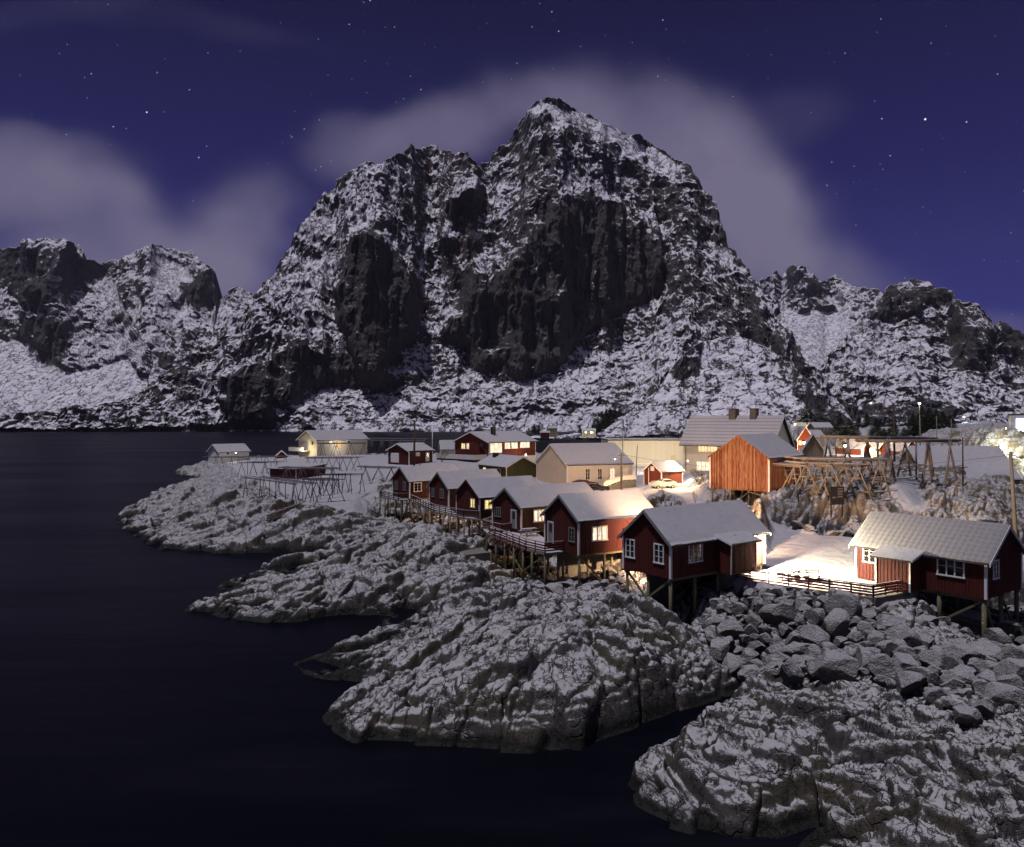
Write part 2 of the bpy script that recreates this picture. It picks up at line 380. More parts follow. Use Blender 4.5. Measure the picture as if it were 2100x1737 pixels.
M['cream_wall'] = mat_plain('cream_render', (.58, .47, .34), .9, (.42, .33, .23), .6, .01)
M['green_boards'] = mat_boards('olive_green_boards', (.095, .09, .025), (.06, .058, .017))
M['grey_boards'] = mat_boards('bare_grey_boards', (.24, .20, .15), (.12, .10, .08))
M['white'] = mat_plain('white_paint', (.72, .72, .68), .5, (.60, .60, .56), 4)
M['trimgrey'] = mat_plain('grey_green_trim_paint', (.20, .22, .20), .6, (.13, .14, .13), 4)
M['black'] = mat_plain('black_metal', (.02, .02, .022), .5, (.01, .01, .012), 5)
M['tar'] = mat_plain('dark_roofing', (.035, .034, .036), .8)
M['pile'] = mat_plain('greenish_pile_timber', (.17, .155, .085), .8, (.075, .07, .04), 3, .02, stretch=(6, 6, .8))
M['timber'] = mat_plain('weathered_timber', (.27, .225, .16), .85, (.12, .10, .075), 4, .02, stretch=(2, 2, 2))
M['greypole'] = mat_plain('silver_grey_poles', (.21, .195, .185), .85, (.10, .093, .09), 4)
M['redrail'] = mat_plain('red_rail_paint', (.11, .022, .018), .7, (.065, .014, .012), 5)
M['rackpole'] = mat_plain('dark_grey_poles', (.11, .10, .095), .85, (.05, .047, .045), 4)
M['darkrail'] = mat_plain('dark_brown_rail_timber', (.055, .035, .028), .8)
M['concrete'] = mat_plain('concrete', (.17, .165, .145), .9, (.10, .097, .085), 1.5, .01)
M['brick'] = mat_plain('chimney_render', (.16, .13, .11), .9, (.09, .07, .06), 6, .02)
M['bark'] = mat_plain('bark', (.13, .09, .06), .9, (.06, .045, .03), 8)
M['twig'] = mat_plain('bare_twigs', (.16, .105, .065), .9, (.08, .05, .035), 8)
M['needle'] = mat_plain('dark_needles', (.028, .045, .022), .8, (.012, .02, .011), 6)
M['rubber'] = mat_plain('tyre_rubber', (.02, .02, .02), .8); M['chrome'] = mat_plain('bare_metal', (.4, .4, .4), .3)
M['carblack'] = mat_plain('black_car_paint', (.012, .012, .014), .2, spec=.6); M['carsilver'] = mat_plain('silver_car_paint', (.42, .41, .38), .3, spec=.6)
M['blue'] = mat_plain('blue_panel', (.03, .05, .35), .5)
def mat_glass(name):
    m = NT(name); n = m.noise(m.coord('Object'), 1.3, 2); return m.base(m.mix(n, (.006, .007, .009), (.022, .024, .028)), .08, None, .6)
M['glass'] = mat_glass('dark_window_glass')
def mat_emit(name, c, st, vary=None):
    m = NT(name); m.base((.3, .28, .22), .4)
    if vary:
        n = m.noise(m.coord('Object', (1, 1, .4)), 2.6, 3, .6); col = m.ramp(n, [(.35, vary), (.6, c)]); m.l(col, m.b.inputs['Emission Color'])
    else: m.b.inputs['Emission Color'].default_value = (*c, 1)
    m.b.inputs['Emission Strength'].default_value = st; return m.mat
M['lit'] = mat_emit('lit_window_warm', (1.0, .72, .36), 1.4, (.75, .36, .10))
M['litwhite'] = mat_emit('lit_window_white', (1.0, .90, .70), 1.3, (.50, .33, .17))
M['lityellow'] = mat_emit('lit_window_yellow', (1.0, .80, .30), 1.3, (.55, .38, .06))
M['litorange'] = mat_emit('lit_curtain_orange', (1.0, .45, .05), .8, (.45, .17, .01))
M['bulb'] = mat_emit('glowing_bulb', (1.0, .82, .55), 40); M['bulbwhite'] = mat_emit('glowing_white_bulb', (1.0, .95, .85), 40)
M['shopsign'] = mat_emit('lit_shop_panel', (.92, .97, 1.0), 3.0); M['shopblue'] = mat_emit('lit_blue_panel', (.05, .08, .9), .7)
def mat_water():
    m = NT('sea_water'); p = m.pos((.30, 1, 1)); n = m.noise(p, .30, 3, .5); n2 = m.noise(m.pos((.25, 1, 1)), .035, 4, .6)
    b = m.bump(n, .35, .2); m.base(m.mix(m.step(m.noise(m.pos((.35, 1.4, 1)), .035, 5, .6), .50, .80), (.0009, .0011, .0036), (.011, .011, .018)), .34, b, .15)
    m.l(m.m('ADD', m.m('MULTIPLY', n2, .30), .28), m.b.inputs['Roughness']); m.b.inputs['IOR'].default_value = 1.33
    return m.mat
M['water'] = mat_water()
# ------------------------------------------------------------------ water
wm = MB().quad((-9000, -300, 0), (9000, -300, 0), (9000, 14000, 0), (-9000, 14000, 0)).build('sea', M['water']); tag(wm, kind='structure')

# ------------------------------------------------------------------ the near land as a height field
def P(x, y, z): return at_z(x * K, y * K, z)
SHORE = []
def shore(pts): SHORE.append([at_z(x * K, y * K, 0)[:2] if isinstance(x, (int, float)) and y > 870 else None for x, y in pts])
# islet with the racks + island neck (closed far behind)
def wpt(px, d): return ((px * K - 512) / F * d, d)
land = [wpt(345, 190), wpt(290, 150)]
land += [at_z(x * K, y * K, 0)[:2] for x, y in [(262, 1045), (240, 1074), (262, 1090), (300, 1108), (370, 1128), (440, 1136), (520, 1133), (600, 1134), (660, 1128), (710, 1116),
   (640, 1142), (560, 1165), (500, 1187), (462, 1196), (472, 1212), (430, 1228), (372, 1243), (400, 1254), (460, 1262), (520, 1268), (590, 1273), (640, 1268), (700, 1262), (770, 1260), (810, 1262),
   (790, 1288), (740, 1315), (680, 1342), (606, 1364), (620, 1384), (700, 1402), (745, 1412), (700, 1445), (683, 1468), (700, 1497), (745, 1518), (850, 1528), (960, 1534), (1080, 1534), (1200, 1530), (1300, 1498),
   (1390, 1462), (1455, 1442), (1500, 1425), (1530, 1408), (1500, 1450), (1440, 1505), (1385, 1545), (1330, 1575), (1308, 1600), (1325, 1645), (1400, 1682), (1500, 1712), (1600, 1722), (1650, 1700), (1690, 1690), (1640, 1730), (1600, 1790)]]
land += [(12, 24.5), (20, 21), (34, 20), (70, 25), (120, 60), (230, 200), (330, 430), (200, 520), (60, 400), (5, 300), (-40, 292), (-90, 280), (-108, 262), (-103, 232), (-84, 212)]
land = np.array(land)
FLAT = []     # smooth snow: yard, road, lawns (world polygons)
def flat(pts): FLAT.append(np.array(pts))
yard = [at_z(1495 * K, 1186 * K, 3.75)[:2]] + [at_z(x * K, y * K, 4.1)[:2] for x, y in [(1500, 1172), (1568, 1130), (1580, 1085), (1540, 1052), (1420, 1040), (1330, 1010), (1330, 985), (1400, 985), (1420, 1015), (1480, 1060), (1560, 1088), (1640, 1098), (1740, 1103), (2100, 1115), (2250, 1150), (1880, 1192)]] + [at_z(1868 * K, 1211 * K, 3.75)[:2], at_z(1793 * K, 1224 * K, 3.75)[:2]]
flat(yard); PAD = np.array(yard)
flat([wpt(800, 150), wpt(1000, 132), wpt(1300, 112), wpt(1400, 130), wpt(1430, 165), wpt(1380, 260), wpt(700, 260), wpt(560, 225), wpt(620, 165), wpt(720, 150)])
flat([at_z(x * K, y * K, 5.0)[:2] for x, y in [(560, 1000), (640, 1020), (740, 1015), (770, 985), (790, 950), (620, 930), (470, 940)]])
flat([wpt(1700, 185), wpt(1900, 170), wpt(1890, 230), wpt(1600, 260)])
flat([wpt(1820, 96), wpt(1900, 84), wpt(1870, 105)])
# control heights (x, y measured on the print, z in metres)
CP = [(300,1090,.8),(350,1060,1.4),(330,985,1.8),(420,972,2.6),(420,1040,2.2),(500,1090,1.6),(560,1050,3.0),(450,1110,.8),(620,1035,4.2),(640,1090,1.8),(520,985,4.6),(480,955,4.2),(600,960,5.2),(700,1050,2.4),(740,1015,4.3),(760,985,4.8),(700,960,5.6),
  (880,1074,4.2),(930,1092,3.5),(830,1092,3.3),(785,1118,2.0),(700,1140,1.3),(600,1170,.9),(520,1205,.7),(650,1220,1.0),(800,1160,2.5),(850,1120,3.1),(900,1180,1.3),(720,1240,.8),(450,1235,.5),(850,1230,.8),
  (930,1180,1.2),(1000,1150,.8),(990,1185,2.0),(950,1225,2.0),(850,1262,1.1),(1050,1210,1.3),(1130,1215,2.6),(1200,1232,3.0),(1290,1228,2.6),(1350,1262,2.4),(900,1290,2.2),(780,1330,1.2),(690,1368,.6),(850,1375,1.7),(1000,1290,3.0),(1000,1370,2.8),(1130,1300,3.4),
  (800,1440,1.1),(740,1478,.6),(900,1440,1.7),(1050,1400,2.6),(1150,1390,2.9),(1250,1350,3.1),(1350,1360,2.6),(1400,1330,2.3),(1450,1390,1.9),(1400,1420,1.2),(1480,1330,1.3),(1520,1380,.5),
  (1120,1160,.4),(1220,1175,.5),(1320,1210,.8),(1380,1240,.5),(1420,1210,1.5),(1480,1190,3.2),(1440,1290,1.1),(1400,1285,.8),
  (1500,1200,3.2),(1600,1225,3.2),(1750,1240,3.2),(1870,1225,3.3),(1500,1280,1.9),(1650,1300,2.2),(1800,1310,2.3),(1920,1300,1.7),(1980,1250,1.5),(2050,1300,.9),(2100,1250,1.5),(2150,1300,1.0),(2030,1335,.5),(2100,1345,1.0),(1960,1290,1.2),(1560,1380,1.8),(1700,1380,2.8),(1850,1390,2.9),(2000,1390,2.6),
  (1600,1430,2.5),(1850,1460,3.1),(1700,1500,2.6),(1500,1530,1.4),(1400,1600,.9),(1560,1620,1.2),(1700,1600,1.6),(1850,1560,2.9),(1900,1620,2.9),(2000,1500,3.3),(2090,1500,3.4),(2000,1650,3.3),(2090,1700,3.4),(1750,1680,.4),(1650,1760,.5),(1850,1737,2.2),(2000,1760,3.0),
  (1600,1150,4.0),(1720,1150,4.0),(1850,1190,3.8),(1500,1165,4.0),(1650,1095,4.2),(1900,1110,4.1),(2100,1115,4.1),(1330,1010,4.4),(1450,1050,4.3),(1230,1050,3.8),
  (1600,1072,4.7),(1560,1040,7.0),(1640,1040,7.2),(1560,1015,7.6),(1600,1000,8.0),(1700,1010,7.9),(1760,1060,5.2),(1800,1020,7.3),(1700,980,8.6),(1600,985,8.2),(1850,1000,8.2),(1950,1050,5.6),(1950,1010,8.2),(2050,1040,7.2),(2090,1000,8.0),(2010,975,9.0),(1880,980,8.9),(1950,950,9.3),(1850,955,9.5),(1750,955,9.3),(1650,955,8.9),
  (1480,1025,5.6),(1420,1030,4.8),(1400,985,5.4),(1440,985,6.2),(1460,1000,6.4)]
CW = [(x * K,) + (at_z(x * K, y * K, z)[1], z) for x, y, z in CP]
CD = [(800,152,4.2),(860,140,2.2),(830,132,.7),(785,129,.6),(900,122,.9),(950,116,1.2),(1000,122,2.8),(1100,114,3.6),(770,118,.8),(800,121,.3),(850,117,.6),(900,109,.7),(950,103,.7),(1000,96,.5),(1040,89,.4),(1065,82,.3),(1100,78,.3),(1110,73,.3),(1160,74,.4),(1240,73,1.0),(1260,64,.6),(1330,60,.8),(1370,57,.7),(1180,96,3.0),(1000,108,2.0),(1100,96,1.6),(1250,84,3.3),(1400,66,2.4),(780,150,5.6),(900,170,6.6),(760,210,6.6),(640,225,5.8),(560,230,4.8),(470,225,4.0),(430,215,3.2),(1000,180,6.3),(1100,155,4.5),(1250,140,4.5),(1320,150,4.7),(1400,140,5.0),(1200,200,5.5),(1400,200,6),(1450,165,5.8),
  (1600,120,8.6),(1700,125,8.8),(1600,160,8.8),(1750,150,9.3),(1600,220,7.4),(1800,200,7.3),(1650,280,8.3),(1900,170,8.0),(1780,260,8.4),(1900,300,12.0),(1990,230,13.2),(1800,330,11.8),(1960,330,15.2),(2080,200,13.0),(2150,220,12.5),(2050,128,7.2),(2000,112,8.2),(2120,115,5.2),(2150,90,4.5),(2100,165,13.2),(1690,400,9.8),(1700,330,9.3),(1850,420,13.0),(2000,440,13),(1760,400,10.2),(1620,400,9.5),(1985,150,14.6),(2040,140,15.1),(1900,250,12.6),(1975,185,14.5),(1720,150,8.5),(1780,145,8.5),(1850,145,8.5),(1915,138,8.9),(1850,170,7.9),(1905,185,8.0),(1750,190,7.2),(1640,140,8.5),(1905,215,8.5),(1850,215,7.6),(2110,150,13.0),(1375,58,.4),(1360,62,.5),(1400,60,.8),(1400,330,4),(1200,300,4),
  (2250,60,3.5),(2250,45,3.5),(2250,30,3.4),(2150,36,3.6),(2250,100,4.2),(2200,26,3.0)]
CW += [(x * K, d, z) for x, d, z in CD]
CW = np.array(CW); Q0 = np.stack([(CW[:, 0] - 512) / F * 4, np.log(CW[:, 1]) * 4], 1)
def tps(r2): return r2 * np.log(r2 + 1e-9) * .5
_n = len(Q0); A = np.zeros((_n + 3, _n + 3)); A[:_n, :_n] = tps(((Q0[:, None] - Q0[None]) ** 2).sum(2)) + np.eye(_n) * .004
A[:_n, _n] = 1; A[:_n, _n + 1:] = Q0; A[_n, :_n] = 1; A[_n + 1:, :_n] = Q0.T
WT = np.linalg.solve(A, np.concatenate([CW[:, 2], [0, 0, 0]]))
def sdist(x, y, poly):
    d = np.full(x.shape, 1e9); ins = np.zeros(x.shape, bool); n = len(poly)
    for i in range(n):
        ax, ay = poly[i]; bx, by = poly[(i + 1) % n]; ex, ey = bx - ax, by - ay
        t = np.clip(((x - ax) * ex + (y - ay) * ey) / (ex * ex + ey * ey + 1e-9), 0, 1)
        d = np.minimum(d, (x - ax - t * ex) ** 2 + (y - ay - t * ey) ** 2)
        c = ((ay > y) != (by > y)) & (x < (bx - ax) * (y - ay) / (by - ay + 1e-12) + ax); ins ^= c
    d = np.sqrt(d); return np.where(ins, d, -d)
def terrain(x, y, detail=True):
    x = np.atleast_1d(np.asarray(x, float)); y = np.atleast_1d(np.asarray(y, float)); sh = x.shape
    x = x.ravel(); y = y.ravel(); yy = np.maximum(y, 5)
    q0 = x / yy * 4; q1 = np.log(yy) * 4; h = WT[_n] + WT[_n + 1] * q0 + WT[_n + 2] * q1
    for i in range(_n): h = h + WT[i] * tps((q0 - Q0[i, 0]) ** 2 + (q1 - Q0[i, 1]) ** 2)
    h = np.clip(h, .2, 19)
    wp = np.clip(sdist(x, y, PAD) / 1.2 + .6, 0, 1); h = h * (1 - wp) + (4.08 + .025 * np.clip(y - 70, -12, 30)) * wp
    sd = sdist(x, y, land)
    sd = sd + fbm2(x * .22, y * .22, 3, 5) * np.clip(y / 60, .5, 2) * .8
    ca, sa = math.cos(1.12), math.sin(1.12)
    if detail: sd = sd + plates((x * ca + y * sa) * .22, (y * ca - x * sa) * .45, 91, .3, .9, .1, .5) * .9 * np.clip(y / 60, .8, 1.6) * np.clip(1 - np.abs(sd) / 9, 0, 1)
    sm = np.zeros_like(x)
    for pl in FLAT: sm = np.maximum(sm, np.clip(sdist(x, y, pl) / np.clip(y / 50, 1, 4) + .5, 0, 1))
    rough = 1 - sm
    prof = .15 + 1.25 * np.maximum(sd, 0) ** .62
    prof = prof * (1 + 1.3 * np.exp(-((x - 6) / 7) ** 2 - ((y - 40) / 6) ** 2))
    q = prof / .62 + .35 * fbm2(x * .5, y * .5, 2, 15); fq = np.floor(q); r_ = q - fq; prof = np.where(sd > 0, (fq + np.clip((r_ - .62) / .38, 0, 1) + r_ * .25) * .62 * .85, prof)
    prof = np.maximum(prof, .45 * np.sqrt(np.maximum(sd, 0)))
    k = .35; t = np.clip(.5 + .5 * (prof - h) / k, 0, 1); hb = prof * (1 - t) + h * t - k * t * (1 - t)
    hb = np.where(sd > 0, hb, np.maximum(sd * .7, -4) + .15)
    if detail:
        ang = np.interp(x - .12 * (y - 50), [-60, -8, 2, 8, 14, 24, 40], [1.05, 1.15, 1.2, 2.1, 2.2, .95, 1.1]); 
        wx = x + fbm2(x * .15, y * .15, 3, 11) * 2.6; wy = y + fbm2(x * .15, y * .15, 3, 12) * 2.6
        ca, sa = math.cos(1.12), math.sin(1.12)
        s0, t0 = wx * ca + wy * sa, -wx * sa + wy * ca
        cb, sb = math.cos(2.25), math.sin(2.25)
        s1, t1 = wx * cb + wy * sb, -wx * sb + wy * cb
        wmix = 1 / (1 + np.exp(-(np.minimum(x - .10 * (y - 50) - 4, 17 - x + .3 * (45 - y))) * .8)) * (y < 75)
        near = np.clip(1.3 - y / 230, .35, 1); d = 0; gr = 1 + .9 / (1 + np.exp(-(x - 9 + (y - 44) * .6))) * (y < 46); amp = rough * np.clip(sd / 1.0 + .1, 0, 1)
        for s, t, w, sd_ in ((s0, t0, 1 - wmix, 0), (s1, t1, wmix, 200)):
            e = fbm2(s * .10, t * .22, 3, 21 + sd_) * .6
            e = e + plates(s * .12, t * .30, 31 + sd_, .40, .50, .08, .45, 16) * 1.2 * (1 - .55 * (gr - 1) / .9)
            e = e + plates(s * .36 + 7, t * .80, 41 + sd_, .50, .50, .10, .55, 16) * .62
            e = e + plates(s * 1.0 + 3, t * 1.8, 51 + sd_, .6, .5, .12, .5, 14) * .24 * near * gr ** 1.4
            e = e + plates(s * 2.4 + 3, t * 4.0, 55 + sd_, .6, .5, .12, .4, 12) * .085 * near * gr ** 1.4
            e = e + fbm2(s * 1.3, t * 2.6, 3, 61) * .05 - .75 * np.clip(1 - np.abs(fbm2(s * .07, t * .42, 2, 95 + sd_)) / .035, 0, 1) - .4 * np.clip(1 - np.abs(fbm2(s * .16, t * .9, 2, 97 + sd_)) / .045, 0, 1)
            d = d + e * w
        hb = hb + d * amp * np.clip(y / 50, .8, 1.1)
        hb = hb + (fbm2(x * .3, y * .3, 3, 71) * .07 + fbm2(x * .10, y * .10, 4, 75) * .45 * np.clip((y - 110) / 30, 0, 1)) * sm
    return hb.reshape(sh), sm.reshape(sh), sd.reshape(sh)
def TZ(x, y, detail=True): return float(terrain([x], [y], detail)[0][0])

def build_ground():
    pxs = np.linspace(-90, 1130, 1060)
    ds = np.concatenate([np.exp(np.linspace(math.log(19), math.log(150), 860)), np.exp(np.linspace(math.log(150), math.log(560), 150))[1:]])
    D, PX = np.meshgrid(ds, pxs, indexing='ij'); X = (PX - 512) / F * D
    Z, SM, SD = terrain(X, D)
    Zp = np.pad(Z, 1, 'edge'); Zh = Zp[:, :-2] * .25 + Zp[:, 1:-1] * .5 + Zp[:, 2:] * .25; Z = Zh[:-2] * .2 + Zh[1:-1] * .6 + Zh[2:] * .2; keep = Z > -1.2
    P3 = np.stack([X, D, Z], 2); du = np.gradient(P3, axis=1); dv = np.gradient(P3, axis=0); Nn = np.cross(du, dv); Nn /= np.linalg.norm(Nn, axis=2)[..., None] + 1e-9
    w = (1 - SM) * (.55 + .45 / (1 + np.exp(-(X - 9 + (D - 44) * .6)))) * np.clip(SD + .3, 0, 1) * np.clip(1.4 - D / 130, 0, 1)
    dsp = fbm3(X * .8 + D * .3, D * .8, Z * 1.5, 3, 301, .55, True) * .20 + fbm3(X * 2.6, D * 2.6, Z * 3.2, 3, 311, .6, True) * .085
    P3 = P3 + Nn * (dsp * w)[..., None]; V = P3.reshape(-1, 3); Qd = grid_quads(len(ds), len(pxs)); kf = keep.ravel()
    Qd = Qd[kf[Qd].any(1)]
    used = np.zeros(len(V), bool); used[Qd.ravel()] = True; idx = np.cumsum(used) - 1
    # bare rock: blown clean at steep fractured ground; trampled snow on flats
    bare = np.clip(.06 - .9 * SM.ravel()[used] , -.9, .3)
    o = np_mesh('rocky_ground', V[used], idx[Qd], M['shore'], True, {'bare': bare}); tag(o, kind='structure')
build_ground()

# ------------------------------------------------------------------ mountains
def blur(a, k):
    if k < 1: return a
    for ax in (0, 1):
        c = np.cumsum(np.concatenate([np.repeat(np.take(a, [0], ax), k + 1, ax), a, np.repeat(np.take(a, [-1], ax), k, ax)], ax), ax)
        n = a.shape[ax]; a = (np.take(c, np.arange(2 * k + 1, 2 * k + 1 + n), ax) - np.take(c, np.arange(n), ax)) / (2 * k + 1)
    return a
RES = 2
def raster(poly, k=2):
    xs = np.arange(-80, 1120, 1 / RES * 1.0 * 1) ; ys = np.arange(90, 450, 1 / RES)
    Xg, Yg = np.meshgrid(xs, ys); s = sdist(Xg + 6 * noise2(Xg / 14, Yg / 14, 3), Yg + 6 * noise2(Xg / 14, Yg / 14, 4), np.array(poly) * K)
    return np.clip(s / k + .5, 0, 1)
def sample(R_, px, py):
    i = np.clip(((py - 90) * RES).astype(int), 0, R_.shape[0] - 1); j = np.clip(((px + 80) * RES).astype(int), 0, R_.shape[1] - 1); return R_[i, j]
def mountain(name, sil, basepy, d0, slope, feats, amp, wl, seed, px0, px1, step=1.0, rows=360, jag=.6, bare0=0.0, back=.9):
    """feats: (polygon, slope, bare, push) - a steep polygon becomes a cliff, push moves it away (gully) or towards us (buttress)"""
    sil = np.array(sil, float) * K; pxs = np.arange(px0, px1 + step, step)
    top = np.interp(pxs, sil[:, 0], sil[:, 1]); jag = jag * np.where((pxs > 528) & (pxs < 715) & (name == 'mountain') & (seed == 3), .3, 1.0); top = top + jag * (fbm2(pxs / 9, pxs * 0 + seed, 4, seed, .6)) * 2.2
    base = np.full(pxs.shape, basepy) if np.isscalar(basepy) else np.interp(pxs, np.array(basepy)[:, 0] * K, np.array(basepy)[:, 1] * K)
    top = np.minimum(top, base - .5)
    t = np.linspace(0, 1, rows)[:, None]; PY = base[None] + (top - base)[None] * t; PX = np.repeat(pxs[None], rows, 0)
    S = np.full(PX.shape, slope) * np.exp(.5 * fbm2(PX / 26, PY / 16, 3, seed + 50)); B = np.full(PX.shape, bare0); PU = np.zeros(PX.shape); AM = np.ones(PX.shape); WX = 9 * fbm2(PX / 7, PY / 11, 4, seed + 88, .6); WY = 12 * fbm2(PX / 7, PY / 11, 4, seed + 89, .6)
    for poly, sl, ba, pu in feats:
        r = blur(raster(poly, 3), 4); w = sample(r, PX, PY); S = S * (1 - w) + sl * w; wb = np.clip(sample(blur(r, 9), PX + WX, PY + WY) * 1.25 - .1, 0, 1); B = B * (1 - wb) + ba * wb
        if ba < -.2: AM *= 1 - .75 * w
        if pu: PU += pu * sample(blur(r, 10), PX, PY)
    cl0 = np.clip(S / 2.5, 0, 1); B = B + .38 * fbm2(PX / 45 + seed, PY / 32, 3, seed + 60) + cl0 * .50 * fbm2(PX / 4.5, PY / 34, 4, seed + 70) + (1 - cl0) * .12 * fbm2(PX / 12 + PY / 9, PY / 5, 3, seed + 80)
    S = np.maximum(S, (HZ - PY) / F + .12)
    D = np.zeros(PX.shape); D[0] = d0
    dp = np.diff(PY, axis=0)
    for i in range(1, rows): D[i] = D[i - 1] * (1 + np.maximum(-dp[i - 1], 0) / F / (S[i] - np.maximum(HZ - PY[i], 0) / F))
    D = blur(D, 3)
    X = (PX - 512) / F * D; Z = CH - (PY - HZ) / F * D
    fade = np.clip(t * 12, 0.1, 1) * AM
    cl = np.clip(S / 2.5, 0, 1)
    n = fbm3(X / wl, D / wl, Z / (wl * 1.3), 3, seed, .55, True) * .6
    n += fbm3(X / (wl * .3), D / (wl * .3), Z / (wl * .55), 4, seed + 9, .6, True) * .34
    n += cl * fbm3(X / (wl * .13), D / (wl * .5), Z / (wl * .8), 3, seed + 19, .6) * .45
    n += cl * fbm3(X / (wl * .30), D / (wl * 4), Z / (wl * 3.5), 3, seed + 59, .5, True) * .55
    D2 = D - n * amp * fade + PU * fade + blur(fbm2(X / 400, Z / 400, 2, seed + 3), 1) * 10
    n2_ = fbm3(X / (wl * .10), D / (wl * .2), Z / (wl * .30), 3, seed + 49, .7, True)
    D2 = D2 - n2_ * amp * .16 * fade
    Z2 = Z + n2_ * amp * .06 * fade + fbm3(X / (wl * .2), D2 / (wl * .2), Z / (wl * .2), 3, seed + 29, .6) * amp * .22 * fade
    X2 = X + fbm3(X / (wl * .2), D2 / (wl * .2), Z / (wl * .2), 2, seed + 39, .6) * amp * .2 * fade
    # back side drops away behind the ridge
    bk = [12, 50, 140, 320, 620]
    Xb = np.stack([X2[-1] * (1 + .2 * b / D[-1]) for b in bk]); Db = np.stack([D2[-1] + b for b in bk]); Zb = np.stack([np.maximum(Z2[-1] - b * back, -5) for b in bk])
    X2 = np.concatenate([X2, Xb]); D2 = np.concatenate([D2, Db]); Z2 = np.concatenate([Z2, Zb]); B = np.concatenate([B, np.repeat(B[-1:], len(bk), 0)])
    X2 = np.concatenate([X2[:1], X2]); D2 = np.concatenate([D2[:1] - 3, D2]); Z2 = np.concatenate([Z2[:1] - 14, Z2]); B = np.concatenate([B[:1], B])
    V = np.stack([X2, D2, Z2], 2).reshape(-1, 3)
    o = np_mesh(name, V, grid_quads(X2.shape[0], X2.shape[1]), M['mountain'], True, {'bare': B.ravel()}); tag(o, kind='structure'); return o
MAIN = [(-200,866),(0,858),(60,852),(130,845),(200,832),(260,818),(320,790),(380,740),(440,690),(500,650),(530,612),(545,585),(570,550),(590,520),(610,485),(640,440),(665,405),(690,385),(715,365),(740,345),(765,338),(790,340),(820,322),(835,320),(850,312),(875,310),(890,304),(915,312),(935,322),(960,320),(975,335),(985,345),(1000,340),(1010,335),(1012,325),(1035,310),(1050,290),(1065,265),(1075,248),(1080,235),(1100,213),(1120,209),(1150,215),(1200,235),(1245,257),(1290,280),(1340,300),(1380,325),(1410,345),(1430,375),(1450,410),(1470,450),(1490,490),(1510,525),(1540,570),(1570,610),(1600,650),(1620,690),(1640,730),(1680,780),(1710,820),(1725,850),(1740,880),(1760,892),(2400,892)]
F1 = [([(705,560),(720,500),(745,480),(800,505),(850,570),(868,620),(840,700),(800,780),(770,792),(735,745),(705,665),(695,610)], 5.0, .62, -45),
      ([(1110,470),(1150,410),(1210,395),(1290,420),(1360,480),(1375,555),(1340,600),(1250,640),(1180,700),(1130,750),(1080,775),(1030,755),(990,760),(950,720),(930,680),(930,620),(980,560),(1010,590),(1060,540)], 5.5, .58, -15),
      ([(1075,260),(1110,250),(1250,300),(1380,380),(1440,470),(1440,560),(1380,590),(1290,430),(1180,400),(1120,450),(1080,400)], 2.0, .06, 0),
      ([(925,430),(960,400),(985,400),(985,480),(960,570),(945,650),(915,640),(908,540)], 3.2, .35, 55),
      ([(460,780),(530,760),(600,700),(690,700),(745,765),(640,800),(560,850),(490,862),(450,820)], 3.2, .50, -10),
      ([(1500,560),(1560,640),(1640,760),(1690,850),(1640,820),(1560,720),(1490,640)], 2.2, .38, 0),
      ([(560,880),(660,805),(780,800),(900,770),(1000,775),(1100,780),(1250,720),(1350,660),(1400,700),(1300,850),(1200,890)], .72, .08, 0),
      ([(640,440),(760,340),(900,310),(960,380),(880,430),(780,400),(700,520),(600,560)], 1.5, -.20, 0),
      ([(530,640),(600,520),(660,420),(760,345),(800,350),(740,460),(690,560),(640,640),(560,690)], 1.35, -.20, 0),
      ([(1085,225),(1110,205),(1200,228),(1400,335),(1385,365),(1250,300),(1120,245)], 1.2, -.35, 0)]
mountain('mountain', MAIN, [(-200, 884), (600, 884), (900, 892), (2400, 892)], 1080, 1.45, F1, 30, 110, 3, -60, 890, .85, 460, .9, .02)
HILL = [(1080,896),(1150,893),(1235,885),(1270,862),(1310,832),(1350,800),(1372,762),(1390,735),(1430,705),(1480,692),(1530,697),(1580,722),(1620,752),(1660,792),(1700,832),(1730,862),(1760,885),(1800,896)]
F2 = [([(1370,760),(1400,700),(1440,700),(1430,760),(1390,790)], 2.4, .35, 0), ([(1560,700),(1700,820),(1740,880),(1690,880),(1600,770)], 1.9, .25, 0)]
mountain('foothill', HILL, 438.5, 640, .95, F2, 7, 45, 13, 530, 880, .8, 170, .5, -.20, .5)
LFT = [(-250,500),(-60,520),(0,515),(40,505),(80,495),(115,490),(150,500),(175,512),(185,535),(215,545),(235,575),(262,622),(300,700),(345,760),(400,800),(520,850)]
F3 = [([(-60,530),(60,505),(180,515),(230,560),(150,600),(100,640),(20,600)], 2.6, .45, 0), ([(-80,680),(60,700),(160,760),(260,740),(330,800),(200,850),(-80,850)], .7, -.3, 0), ([(60,640),(160,680),(150,760),(60,740)], 2.4, .4, 0)]
mountain('mountain', LFT, [(-250, 868), (600, 868)], 1900, 1.1, F3, 50, 200, 23, -120, 250, 1.0, 260, .9, -.06)
LF2 = [(120,700),(170,610),(205,560),(225,548),(260,530),(290,515),(320,503),(350,510),(375,520),(395,515),(410,530),(432,545),(446,552),(450,590),(452,625),(470,600),(485,590),(520,602),(535,607),(560,650),(600,720)]
F4 = [([(390,570),(445,550),(455,600),(420,640),(395,610)], 5.0, .8, 0), ([(330,520),(400,540),(390,580),(330,590)], .8, -.3, 0), ([(210,760),(300,720),(360,730),(330,800),(230,800)], 3.0, .55, 0), ([(180,690),(300,600),(260,760),(140,830)], .8, -.25, 0)]
mountain('mountain', LF2, [(0, 868), (700, 868)], 2300, 1.15, F4, 50, 190, 33, 55, 300, 1.0, 260, .9, -.08)
